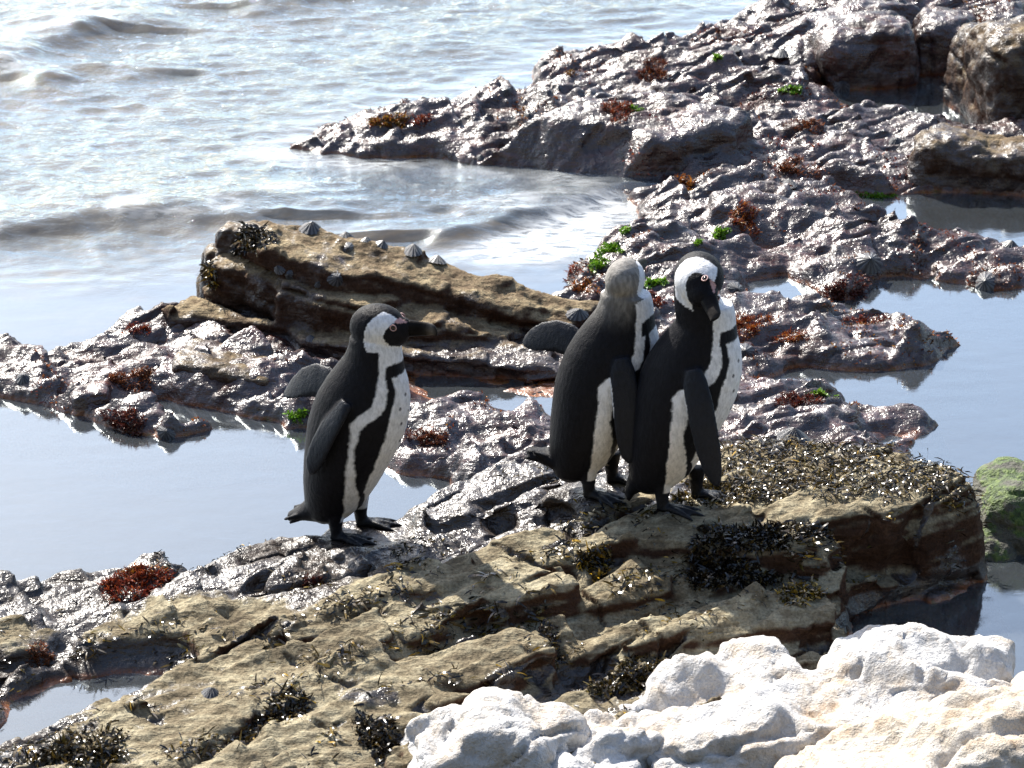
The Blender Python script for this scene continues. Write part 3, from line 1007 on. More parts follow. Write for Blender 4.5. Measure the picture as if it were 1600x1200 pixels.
    wcol = white * wf[:, None] + black * (1 - wf)[:, None]
    if dirty:
        dm = dirty * sstep(0.30, 0.06, z)[:, None]
        wcol = np.where(is_white[:, None], white * (1 - dm) + np.array([.60, .50, .36]) * dm, wcol)
    for (a, h) in SPOTS:
        for sg in (-1, 1):
            a2, h2 = a + 5 * sg, h + 0.006 * sg
            ax = np.interp(h2, PZ, 0.5 * (PB + PF)) + np.interp(h2, PZ, 0.5 * (PF - PB)) * math.cos(math.radians(a2))
            ay = sg * np.interp(h2, PZ, PW) * math.sin(math.radians(a2))
            dd = np.sqrt((x - ax) ** 2 + (y - ay) ** 2 + (z - h2) ** 2)
            rs = 0.6 + 0.9 * ((a * 37 + int(h * 1000) * (3 + sg)) % 10) / 10
            k = (1 - sstep(0.0024 * rs, 0.0046 * rs, dd))[:, None] * is_white[:, None]
            wcol = wcol * (1 - k * 0.9) + black * k * 0.9
    # ---- head
    hl = (V - hc) @ H3
    hx, hy, hz = hl[:, 0], np.abs(hl[:, 1]), hl[:, 2]
    inhead = ((hx / 0.085) ** 2 + (hy / 0.066) ** 2 + (hz / 0.068) ** 2 < 1) | ((hx > 0.03) & (hx < 0.095) & (np.hypot(hz, hy) < 0.052))
    hn = 0.06 * fbm(V * 90, 2, seed=530)
    mask = ((hx - 0.080) / 0.055) ** 2 + ((hz + 0.006) / 0.039) ** 2 < 1 + hn
    outer = ((hx - 0.058) / 0.080) ** 2 + ((hz + 0.011) / 0.068) ** 2 < 1 + hn
    crown = (hz > 0.028) & (hy < 0.017 + 0.2 * (hz - 0.028))
    hcol = np.where((outer & ~mask & ~crown)[:, None], white, black)
    nape = (~outer) & (hx < 0.02)
    streak = fbm(V * np.array([150, 150, 45.0]), 3, seed=540)
    g = grey_nape * (0.60 + 0.40 * sstep(-0.35, 0.35, streak)) * sstep(0.42, 0.54, z)
    grey = np.array([.40, .375, .34])
    hcol = np.where(nape[:, None], black * (1 - g)[:, None] + grey * g[:, None], hcol)
    pink = ((hx - 0.066) / 0.018) ** 2 + ((hz - 0.026) / 0.0065) ** 2 < 1
    hcol = np.where((pink & (hy > 0.008))[:, None], np.array([.55, .33, .31]), hcol)
    col = np.where(inhead[:, None], hcol, wcol)
    if grey_nape:
        nk = ((~inhead) & (z > 0.34)) * sstep(62, 80, th) * (1 - wf)
        g2 = (g * nk)[:, None]
        col = col * (1 - g2) + grey * g2
    # ---- flippers, tail, feet
    fd = np.full(len(V), 9.0)
    for pl in fl:
        for i in range(1, 7):
            a, b = pl[i], pl[i + 1]
            e = b - a
            t = np.clip(((V - a) @ e) / (e @ e), 0, 1)
            fd = np.minimum(fd, np.linalg.norm(V - a - t[:, None] * e, axis=1) - 0.030)
    trunk = np.hypot((x - xc) / (aa + 0.006), y / (ww + 0.006)) < 1
    isfl = (fd < 0.006) & ~trunk & (z < 0.43)
    col = np.where(isfl[:, None], np.array([.008, .010, .016]), col)
    col = np.where((z < 0.050)[:, None], np.array([.010, .011, .014]), col)
    foot = (z < 0.042) & (x > -0.06)
    add_col(me, 'plumage', col)
    add_attr(me, 'bare', np.where(foot | isfl, 1.0, 0.0))
    smooth_shade(me)
    body = obj('body', me, M['plumage'], root)
    # ---- bill
    b = Shells()
    bx = [0.062, 0.080, 0.098, 0.115, 0.128, 0.137, 0.141]
    top = [0.024, 0.0225, 0.0205, 0.0190, 0.0172, 0.011, -0.001]
    bot = [-0.019, -0.0175, -0.015, -0.013, -0.0112, -0.011, -0.0125]
    wd = [0.015, 0.0125, 0.0105, 0.009, 0.0075, 0.005, 0.0018]
    secs = [(hc + H3 @ np.array([q, 0, 0.5 * (u + l)]), H3 @ np.array([0, w, 0]), H3 @ np.array([0, 0, 0.5 * (u - l)])) for q, u, l, w in zip(bx, top, bot, wd)]
    b.add(loft(secs, 14))
    bm_ = b.mesh('bill')
    add_attr(bm_, 'pale', np.repeat([0, 0, 0, 0.1, 0.8 if head_rot[0] == 0 else 0.15, 0.2, 0], 14))
    smooth_shade(bm_)
    obj('bill', bm_, M['bill'], root)
    for sg in (-1, 1):
        e = Shells()
        e.add(ellipsoid(hc + H3 @ np.array([0.047, sg * 0.0355, 0.016]), (0.0066, 0.0045, 0.0066), H3, 12, 8))
        em = e.mesh('eye')
        smooth_shade(em)
        eo = obj('eye', em, M['eye'], root)
        rm = Shells()
        ring = [hc + H3 @ np.array([0.047 + 0.0072 * math.cos(q), sg * 0.0375, 0.016 + 0.0072 * math.sin(q)]) for q in np.linspace(0, 2 * math.pi, 17)]
        rm.add(tube(ring, [0.0013] * 17, 6, tuple(H3 @ np.array([0, 1.0, 0]))))
        rmm = rm.mesh('eye_ring')
        smooth_shade(rmm)
        obj('eye_ring', rmm, M['pink'], eo)
    root.location = at
    root.rotation_euler = (0, 0, yaw)
    root.scale = (scale,) * 3
    tag(root, label, 'penguin', 'penguins on the rock outcrop')
    return root

t = NT('plumage')
v = t.coords()
vf = t.coords((1.0, 1.0, 0.45))
c = t.attr('plumage', 'Color')
fn = t.noise(vf, 130.0, 4, 0.65)
fv = t.voro(vf, 120.0)
c = t.mix(1.0, c, t.ramp(fn, [(0.3, 0.72), (0.55, 1.0), (0.75, 1.12)]), 'MULTIPLY')
tips = t.math('MULTIPLY', t.maprange(t.voro(vf, 150.0), 0.15, 0.5), 0.020)
c = t.mix(1.0, c, t.mix(t.maprange(fn, 0.4, 0.7), (0, 0, 0), (0.002, 0.0018, 0.0022)), 'ADD')
bare = t.attr('bare')
fs = t.noise(v, 420.0, 2, 0.6)
nrm = t.bump(t.math('ADD', t.math('MULTIPLY', fn, 0.6), t.math('ADD', t.math('MULTIPLY', fs, 0.5), t.math('MULTIPLY', fv, 0.3))), 0.9, 0.0030)
rg = t.n('ShaderNodeMix', data_type='FLOAT')
t.l(bare, rg.inputs[0])
rg.inputs[2].default_value = 0.5
rg.inputs[3].default_value = 0.36
t.bsdf(c, rg.outputs[0], nrm, Specular_IOR_Level=t.math('ADD', t.math('MULTIPLY', bare, 0.10), 0.11))
M['plumage'] = t.m
t = NT('bill_horn')
v = t.coords()
t.bsdf(t.mix(t.math('MULTIPLY', t.attr('pale'), t.noise(v, 70, 3)), t.ramp(t.noise(v, 60, 3), [(0.35, (0.007, 0.006, 0.006)), (0.7, (0.014, 0.013, 0.013))]), (0.30, 0.27, 0.24)), 0.36, t.bump(t.noise(v, 150, 3), 0.3, 0.002), Specular_IOR_Level=0.03)
M['bill'] = t.m
t = NT('eye_dark')
v = t.coords()
t.bsdf(t.ramp(t.noise(v, 90, 2), [(0.4, (0.012, 0.006, 0.004)), (0.6, (0.03, 0.015, 0.01))]), 0.08)
M['eye'] = t.m
t = NT('pink_skin')
v = t.coords()
t.bsdf(t.ramp(t.noise(v, 120, 2), [(0.4, (0.46, 0.27, 0.25)), (0.6, (0.6, 0.38, 0.35))]), 0.5)
M['pink'] = t.m

FEET = [(-0.028, -0.046, R(-4), 0.0), (0.006, 0.046, R(10), 0.0)]
near_back = ([(0.012, -0.084, 0.372), (-0.040, -0.118, 0.285), (-0.078, -0.092, 0.185)], (0.85, -0.35, 0.45), 0.031)
far_out = ([(-0.050, 0.080, 0.315), (-0.125, 0.13, 0.385), (-0.218, 0.16, 0.268)], (0.55, 0.1, 0.9), 0.042)

def place_penguin(px, py, z, **kw):
    p = P(px, py, z)
    return build_penguin(at=(p[0], p[1], z - 0.003), **kw)

place_penguin(555, 832, 0.085, label='penguin standing alone at the left, its head in profile facing right', head_c=(0.064, 0, 0.532), head_rot=(R(0), R(2)),
              flips=[near_back, far_out], feet=FEET, tail=((-0.095, 0, 0.055), (-0.170, 0, 0.028), 0.035, 9), yaw=R(-14), scale=1.01, seed=1)
place_penguin(938, 764, 0.195, label='penguin in the middle with its head turned away from the viewer', head_c=(0.052, 0.006, 0.536), head_rot=(R(72), R(-4)),
              flips=[([(0.052, -0.080, 0.375), (0.078, -0.128, 0.28), (0.072, -0.118, 0.125)], (1, 0, 0.05), 0.033), ([(-0.04, 0.080, 0.325), (-0.11, 0.13, 0.385), (-0.195, 0.16, 0.305)], (0.5, 0.1, 0.9), 0.040)],
              feet=[(-0.02, -0.046, R(-24), 0.0), (0.03, 0.046, R(-10), 0.0)], tail=((-0.095, 0, 0.075), (-0.182, 0, 0.098), 0.03, 7), yaw=R(-4), grey_nape=0.8, dirty=0.4, seed=2, stripe=10.0, hs=0.9)
place_penguin(1062, 786, 0.205, label='penguin at the right bending its bill down towards its chest', head_c=(0.036, -0.010, 0.568), head_rot=((0.22, -0.68, 0.68), (0.85, 0.45, 0.1), 0),
              flips=[([(0.045, -0.082, 0.375), (0.085, -0.138, 0.27), (0.112, -0.13, 0.115)], (1, 0, 0.3), 0.033), ([(0.0, 0.086, 0.38), (0.0, 0.125, 0.28), (-0.01, 0.12, 0.15)], (1, 0, 0), 0.033)],
              feet=[(-0.026, -0.046, R(-6), 0.0), (0.035, 0.046, R(0), 0.0)], tail=((-0.095, 0, 0.055), (-0.128, 0, 0.008), 0.025, 7), yaw=R(-14), scale=1.02, dirty=0.5, seed=3, stripe=9.0)
# ---------------------------------------------------------------- loose boulders
def rounded_block(c, r, M3, e=0.55, nu=40, nv=24):
    V, F = [], []
    pw = lambda a, k: math.copysign(abs(a) ** k, a)
    for j in range(nv + 1):
        p = -math.pi / 2 + 0.02 + (math.pi - 0.04) * j / nv
        for k in range(nu):
            a = 2 * math.pi * k / nu
            q = np.array([r[0] * pw(math.cos(p), e) * pw(math.cos(a), e), r[1] * pw(math.cos(p), e) * pw(math.sin(a), e), r[2] * pw(math.sin(p), e)])
            V.append(M3 @ q + np.array(c))
    for j in range(nv):
        for k in range(nu):
            k2 = (k + 1) % nu
            F.append((j * nu + k, j * nu + k2, (j + 1) * nu + k2, (j + 1) * nu + k))
    F.append(tuple(range(nu))[::-1])
    F.append(tuple(nv * nu + k for k in range(nu)))
    return np.array(V), F

def boulder(name, label, lobes, voxel, disp, mat, seed, wet=0.0, moss=None):
    """lobes: (px, py, z, rx, ry, rz, yaw, tilt about y, squareness)"""
    sh = Shells()
    for px, py, z, rx, ry, rz, yaw, tilt, e in lobes:
        M3 = np.array(Matrix.Rotation(R(yaw), 3, 'Z') @ Matrix.Rotation(R(tilt), 3, 'Y'))
        sh.add(rounded_block(P(px, py, z), (rx, ry, rz), M3, e))
    me = remesh(sh.mesh(name), voxel, 3)
    V, N = get_co(me), get_no(me)
    V = V + N * disp(V, seed)[:, None]
    set_co(me, V)
    N = get_no(me)
    add_attr(me, 'wet', np.maximum(wet + 0.3 * fbm(V * 6, 3, seed=seed), 1 - sstep(0.02, 0.09, V[:, 2])))
    add_attr(me, 'bare', 1 - sstep(0.2, 0.6, N[:, 2] + 0.2 * fbm(V * 9, 3, seed=seed + 1)))
    add_attr(me, 'sub', 1 - sstep(0.0, 0.02, V[:, 2] + 0.01 * vnoise(V * 30, seed)))
    smooth_shade(me)
    o = obj(name, me, mat)
    tag(o, label, 'rock')
    return o

def d_white(V, s):
    r1 = fbm(strike(V, R(18), 4.2, 6.5, 6.5), 2, 0.45, seed=s + 2, ridged=True)
    b1 = 1 - np.abs(vnoise(strike(V, R(-30), 6, 8, 9), s + 5)) * 2
    return (0.020 * fbm(V * 6, 2, 0.5, seed=s) + 0.020 * b1 - 0.030 * sstep(0.35, 0.95, r1)
            + 0.010 * fbm(V * 17, 3, 0.55, seed=s + 1) - 0.020 * sstep(0.80, 0.98, fbm(strike(V, R(40), 3, 7, 5), 2, 0.3, seed=s + 7, ridged=True)) - 0.008 * sstep(0.3, 0.9, fbm(V * 24, 2, seed=s + 4, ridged=True)) + 0.003 * fbm(V * 85, 2, seed=s + 3))
def d_dark(V, s):
    return 0.024 * fbm(V * 9, 4, seed=s) + 0.008 * fbm(V * 35, 3, seed=s + 1) - 0.014 * sstep(0.5, 0.95, fbm(V * 9, 2, seed=s + 2, ridged=True))

def d_small(V, s):
    return 0.012 * fbm(V * 14, 3, seed=s) + 0.005 * fbm(V * 45, 3, seed=s + 1) - 0.008 * sstep(0.6, 0.95, fbm(V * 12, 2, seed=s + 2, ridged=True))

t = NT('white_stone')
v = t.coords()
n1, n2, n3 = t.noise(v, 6.5, 5, 0.6), t.noise(v, 34, 5, 0.65), t.noise(v, 150, 3, 0.7)
c = t.ramp(t.math('ADD', t.math('MULTIPLY', n1, 0.6), t.math('MULTIPLY', n2, 0.4)), [(0.34, (0.38, 0.27, 0.18)), (0.44, (0.52, 0.46, 0.39)), (0.54, (0.58, 0.565, 0.545)), (0.7, (0.69, 0.685, 0.675))])
c = t.mix(1.0, c, t.ramp(n3, [(0.3, 0.78), (0.6, 1.0)]), 'MULTIPLY')
t.bsdf(c, 0.85, t.bump(t.math('ADD', n2, t.math('MULTIPLY', n3, 0.3)), 1.0, 0.014))
M['white'] = t.m
t = NT('cream_stone')
v = t.coords()
n1, n2, n3 = t.noise(v, 7, 5, 0.6), t.noise(v, 34, 5, 0.65), t.noise(v, 150, 3, 0.7)
c = t.ramp(t.math('ADD', t.math('MULTIPLY', n1, 0.6), t.math('MULTIPLY', n2, 0.4)), [(0.36, (0.36, 0.26, 0.17)), (0.47, (0.50, 0.43, 0.34)), (0.6, (0.62, 0.58, 0.52))])
c = t.mix(1.0, c, t.ramp(n3, [(0.3, 0.78), (0.6, 1.0)]), 'MULTIPLY')
t.bsdf(c, 0.85, t.bump(t.math('ADD', n2, t.math('MULTIPLY', n3, 0.3)), 1.0, 0.014))
M['cream'] = t.m

boulder('boulder', 'white boulder with two humps at the bottom centre of the picture',
        [(725, 1205, .03, .13, .14, .11, 10, 8, .55), (795, 1190, .05, .13, .13, .11, -15, 14, .55), (850, 1220, .0, .11, .13, .10, 0, 20, .6)], 0.009, d_white, M['white'], 711)
boulder('boulder', 'small pale grey boulder wedged between the two big white boulders',
        [(960, 1185, .02, .11, .12, .10, 20, 14, .55), (920, 1230, .0, .12, .12, .1, 0, 0, .6)], 0.009, d_white, M['white'], 721)
boulder('boulder', 'largest white boulder, long and lumpy, at the bottom right below the outcrop',
        [(1435, 1102, .075, .205, .15, .125, -6, -3, .5), (1140, 1105, .06, .17, .14, .09, 14, -10, .5), (1250, 1175, .03, .33, .16, .13, 8, -5, .5), (1060, 1165, .0, .14, .15, .10, 0, -18, .6)], 0.009, d_white, M['white'], 731)
boulder('boulder', 'cream coloured boulder in the bottom right corner in front of the white one',
        [(1510, 1222, .09, .26, .16, .13, 16, -12, .5), (1340, 1255, .05, .18, .15, .10, 12, -18, .55)], 0.009, d_white, M['cream'], 741)
boulder('boulder', 'pale boulder cut off by the right edge beside the largest white boulder',
        [(1660, 1160, .08, .12, .14, .12, 0, 0, .55)], 0.010, d_white, M['white'], 751)
boulder('boulder', 'dark flat-topped rock block between the left pool and the brown ledge',
        [(358, 592, .025, .150, .10, .068, -16, 5, .35)], 0.008, d_small, M['ledge'], 755, 0.5)
boulder('boulder', 'dark upright notched block at the left end of the brown ledge',
        [(388, 432, .12, .075, .06, .155, -14, -4, .32), (338, 440, .09, .045, .045, .105, 10, 10, .4), (418, 372, .255, .05, .05, .035, -10, 6, .5)], 0.007, d_small, M['ledge'], 754, 0.55)
boulder('boulder', 'rounded brown stone bulging from the middle of the ledge front',
        [(732, 478, .10, .068, .06, .055, -20, 8, .5)], 0.007, d_small, M['ledge'], 756, 0.3)
boulder('boulder', 'flat brown stone at the right end of the ledge beside the middle penguin flipper',
        [(852, 500, .055, .115, .07, .045, -18, 8, .4)], 0.007, d_small, M['ledge'], 757, 0.3)
boulder('boulder', 'dark stone with a flat side at the rim of the left pool',
        [(143, 628, .015, .055, .05, .045, 10, 0, .4)], 0.007, d_small, M['reef'], 758, 0.7)
boulder('boulder', 'wet dark boulder with a bright left slope behind the upper tide pool',
        [(1352, 92, .06, .17, .15, .14, 8, -10, .5), (1270, 90, .03, .17, .16, .10, 20, -22, .6)], 0.010, d_dark, M['reef'], 761, 0.8)
boulder('boulder', 'tall rounded brown rock at the right edge beyond the upper tide pool',
        [(1600, 130, .14, .17, .17, .20, 12, 0, .55), (1690, 120, .12, .18, .2, .22, 0, 0, .55), (1530, 120, .10, .085, .12, .17, 20, 8, .65)], 0.010, d_dark, M['ledge'], 771, 0.55)
boulder('boulder', 'dark square rock between the two boulders behind the upper tide pool',
        [(1472, 75, .06, .10, .12, .13, -8, 6, .5)], 0.011, d_dark, M['reef'], 781, 0.6)
boulder('boulder', 'low flat-topped brown block in front of the upper tide pool, right edge',
        [(1500, 265, .04, .155, .11, .11, -10, 8, .45), (1610, 275, .03, .16, .12, .10, -12, 10, .5)], 0.010, d_dark, M['ledge'], 791, 0.45)

# rock with a cap of green moss at the right edge
t = NT('mossy_rock')
v = t.coords()
n1, n2 = t.noise(v, 14, 5, 0.65), t.noise(v, 70, 4, 0.65)
moss = t.ramp(n2, [(0.35, (0.018, 0.032, 0.006)), (0.5, (0.055, 0.095, 0.014)), (0.68, (0.14, 0.19, 0.035))])
stone = t.ramp(n1, [(0.35, (0.03, 0.03, 0.02)), (0.6, (0.16, 0.15, 0.11))])
c = t.mix(t.maprange(t.math('SUBTRACT', n1, t.math('MULTIPLY', t.attr('bare'), 0.14)), 0.42, 0.5), stone, moss)
t.bsdf(c, 0.7, t.bump(t.math('ADD', n1, n2), 1.0, 0.012))
M['moss'] = t.m
boulder('mossy_rock', 'rock capped with bright green moss at the right edge behind the outcrop',
        [(1605, 812, .02, .135, .15, .125, 0, 6, .7), (1540, 870, -.03, .07, .09, .07, 0, 0, .8)], 0.008, d_dark, M['moss'], 801)

# ---------------------------------------------------------------- finding the surface behind a pixel
def bvh_of(objs):
    V, F, n = [], [], 0
    for o in objs:
        co = get_co(o.data)
        k = len(o.data.loops)
        li = np.empty(k, np.int32)
        o.data.loops.foreach_get('vertex_index', li)
        ls = np.empty(len(o.data.polygons), np.int32)
        o.data.polygons.foreach_get('loop_start', ls)
        V.append(co)
        F += [tuple(q) for q in np.split(li + n, ls[1:])] if False else [tuple((li[a:b] + n).tolist()) for a, b in zip(ls, list(ls[1:]) + [k])]
        n += len(co)
    return BVHTree.FromPolygons([tuple(q) for q in np.concatenate(V).tolist()], F)

rocks = [outcrop, reef, ledge] + [o for o in C.objects if o.name.startswith(('boulder', 'mossy'))]
BV = bvh_of(rocks)
CAMV = Vector((0, 0, CAM_H))
BV_OUT = bvh_of([outcrop])
def hit(px, py, strict=False, only_outcrop=False):
    loc, no, _, _ = (BV_OUT if only_outcrop else BV).ray_cast(CAMV, Vector(ray(px, py)))
    if strict and (loc is None or loc.z < -0.004):
        return None, None
    if loc is None or loc.z < -0.01:
        p = P(px, py, -0.004)
        loc, no = Vector(p), Vector((0, 0, 1))
    return loc, no
def drop(x, y, z0=1.0):
    loc, no, _, _ = BV.ray_cast(Vector((x, y, z0)), Vector((0, 0, -1)))
    return loc, no

# ---------------------------------------------------------------- limpets
t = NT('limpet_shell')
v = t.coords()
rb = t.attr('rib')
n1 = t.noise(v, 90, 3, 0.6)
c = t.mix(t.maprange(rb, 0.3, 0.7), (0.020, 0.022, 0.030), (0.105, 0.105, 0.11))
c = t.mix(1.0, c, t.ramp(n1, [(0.3, 0.5), (0.6, 1.1)]), 'MULTIPLY')
t.bsdf(c, 0.42, t.bump(n1, 0.7, 0.003), Coat_Weight=0.5, Coat_Roughness=0.25)
M['limpet'] = t.m
def limpet_mesh(seed):
    rg = random.Random(seed)
    n, m = 56, 9
    V, F, rib = [], [], []
    ph = rg.uniform(0, 6)
    for j in range(m):
        f = j / (m - 1)
        for k in range(n):
            a = 2 * math.pi * k / n
            rr = 0.5 + 0.5 * math.cos(a * 14 + 1.2 * math.sin(a * 3 + ph))
            rad = f * (1 + 0.09 * f * (rr - 0.5) + 0.05 * math.sin(2 * a + ph))
            h = 0.68 * (1 - f ** 1.2) + 0.05 * f * (1 - f) * 4 * (rr - 0.5) + rg.uniform(-.008, .008)
            V.append((rad * math.cos(a) + 0.12 * (1 - f), rad * math.sin(a) * 0.88, h))
            rib.append(rr * min(1, f * 2) + rg.uniform(-.15, .15))
    for j in range(m - 1):
        for k in range(n):
            k2 = (k + 1) % n
            F.append((j * n + k, (j + 1) * n + k, (j + 1) * n + k2, j * n + k2))
    me = mesh_from('limpet', V, F)
    add_attr(me, 'rib', rib)
    smooth_shade(me)
    me.materials.append(M['limpet'])
    return me
LM = [limpet_mesh(s) for s in range(5)]
limpets = [
    (485, 350, .034, 'large limpet nearest the left end of the brown ledge top'),
    (541, 360, .026, 'limpet on the ledge top, second in the row from the left'),
    (597, 366, .023, 'limpet on the ledge top, third in the row from the left'),
    (572, 362, .017, 'smallest limpet in the row along the ledge top'),
    (645, 382, .032, 'broad limpet on the ledge top, fourth large one from the left'),
    (683, 392, .030, 'limpet at the right end of the row on the ledge top'),
    (544, 388, .020, 'single limpet below the row on the sunlit slope of the ledge'),
    (525, 434, .026, 'round limpet clinging to the shaded front face of the ledge'),
    (497, 442, .013, 'tiny limpet beside the round one on the ledge face'),
    (436, 420, .018, 'left one of two limpets side by side at the ledge corner'),
    (452, 428, .018, 'right one of two limpets side by side at the ledge corner'),
    (902, 490, .030, 'limpet on the ledge end just left of the middle penguin'),
    (1240, 684, .045, 'large limpet on the flat wet rock right of the right penguin'),
    (1358, 410, .042, 'large pale limpet on the flat reef left of the lower right pool'),
    (1540, 445, .036, 'limpet standing at the water edge near the right border'),
    (1578, 383, .036, 'limpet at the right border above the one at the water edge'),
    (852, 102, .028, 'limpet on the far tip of the reef beside the open sea'),
    (792, 142, .026, 'limpet on the seaward edge of the reef left of the others'),
    (826, 182, .026, 'dark limpet on the reef below its seaward edge'),
    (750, 248, .024, 'limpet low on the reef front just above the breaking ripple'),
    (1146, 78, .028, 'left limpet of the pair on the reef below the wet boulder'),
    (1220, 84, .034, 'right limpet of the pair on the reef below the wet boulder'),
    (1055, 118, .032, 'limpet right beside the dark red weed tuft on the upper reef'),
    (1316, 146, .032, 'limpet at the left end of the upper tide pool'),
    (1233, 287, .030, 'limpet in the middle of the reef below the shaggy red weed'),
    (1400, 222, .032, 'bright limpet at the left corner of the flat-topped block'),
    (1160, 552, .034, 'limpet on wet rock close to the right penguin belly'),
    (1150, 455, .030, 'limpet on the reef just right of the right penguin head'),
    (330, 1082, .026, 'striped limpet on the tan outcrop beside the small foreground pool'),
    (37, 590, .026, 'limpet on the dark rock at the left border'),
    (485, 528, .018, 'limpet on the pinkish slab behind the left penguin'),
    (260, 682, .024, 'dark limpet at the edge of the left pool below the weed'),
]
for i, (px, py, r, lab) in enumerate(limpets):
    for dy in sorted(range(-24, 49, 3), key=abs):     # slide along the picture until there is rock to sit on
        loc, no = hit(px, py + dy)
        if loc.z > 0.012 and no.z > -0.2:
            break
    o = bpy.data.objects.new('limpet', LM[i % 5])
    C.objects.link(o)
    n = (no * 0.7 + Vector((0, 0, 1)) * 0.3).normalized()
    o.location = loc - n * 0.004
    q = n.to_track_quat('Z', 'Y')
    o.rotation_mode = 'QUATERNION'
    o.rotation_quaternion = q @ Matrix.Rotation(i * 1.7, 3, 'Z').to_quaternion()
    o.scale = (r, r, r)
    tag(o, lab, 'limpet', 'limpets on the rocks')

# ---------------------------------------------------------------- seaweed
def mat_weed(name, rough, transl):
    t = NT(name)
    v = t.coords()
    c = t.attr('tint', 'Color')
    c = t.mix(1.0, c, t.ramp(t.noise(v, 60, 3), [(0.3, 0.6), (0.65, 1.25)]), 'MULTIPLY')
    b = t.bsdf(c, rough)
    tr = t.n('ShaderNodeBsdfTranslucent')
    t.l(c, tr.inputs[0])
    mx = t.n('ShaderNodeMixShader')
    mx.inputs[0].default_value = transl
    t.l(b.outputs[0], mx.inputs[1])
    t.l(tr.outputs[0], mx.inputs[2])
    t.l(mx.outputs[0], t.out.inputs[0])
    return t.m
M['weed'] = mat_weed('glossy_weed', 0.2, 0.12)
M['tuft'] = mat_weed('tufted_weed', 0.4, 0.3)

class Blades:
    """many small curved ribbons collected as arrays"""
    def __init__(self):
        self.V, self.F, self.c, self.n = [], [], [], 0
    def add(self, p, d, up, L, w, bend, col, segs=3, frill=0.0, rg=random):
        side = d.cross(up)
        if side.length < 1e-4:
            side = Vector((1, 0, 0))
        side.normalize()
        q = p.copy()
        dd = d.normalized()
        for k in range(segs + 1):
            f = k / segs
            ww = w * (0.45 + 0.9 * math.sin(math.pi * min(0.85, f * 0.8 + 0.12))) * (1 - 0.55 * f * f)
            tw = up * (frill * w * rg.uniform(-1, 1))
            self.V.append(q - side * ww * 0.5 + tw)
            self.V.append(q + side * ww * 0.5 - tw)
            self.c += [col, col]
            q = q + dd * (L / segs)
            dd = (dd + bend / segs).normalized()
        b = self.n
        for k in range(segs):
            self.F.append((b + 2 * k, b + 2 * k + 1, b + 2 * k + 3, b + 2 * k + 2))
        self.n += 2 * segs + 2
    def build(self, name, mat):
        me = mesh_np(name, np.array([tuple(v) for v in self.V]), np.array(self.F))
        add_col(me, 'tint', np.array(self.c))
        smooth_shade(me)
        return obj(name, me, mat)

def pick(rg, cols):
    a, b = rg.choice(cols), rg.choice(cols)
    t = rg.random()
    k = rg.uniform(0.7, 1.25)
    return tuple((a[i] * t + b[i] * (1 - t)) * k for i in range(3))

RED = [(0.22, 0.032, 0.014), (0.11, 0.016, 0.010), (0.36, 0.08, 0.018), (0.15, 0.03, 0.018)]
DARKRED = [(0.09, 0.014, 0.010), (0.05, 0.010, 0.008), (0.17, 0.04, 0.016)]
ORANGE = [(0.36, 0.12, 0.016), (0.26, 0.055, 0.012), (0.42, 0.19, 0.025), (0.12, 0.03, 0.01)]
RUST = [(0.20, 0.06, 0.02), (0.12, 0.035, 0.015), (0.28, 0.10, 0.035)]
GREEN = [(0.14, 0.32, 0.012), (0.07, 0.20, 0.010), (0.24, 0.42, 0.03)]
BROWN = [(0.05, 0.035, 0.010), (0.025, 0.019, 0.008), (0.10, 0.075, 0.015), (0.03, 0.022, 0.012), (0.13, 0.085, 0.016)]
DARKW = [(0.012, 0.009, 0.006), (0.022, 0.016, 0.008), (0.008, 0.007, 0.006), (0.014, 0.010, 0.007), (0.07, 0.045, 0.010)]
GOLD = [(0.40, 0.24, 0.02), (0.20, 0.13, 0.015), (0.06, 0.045, 0.012)]

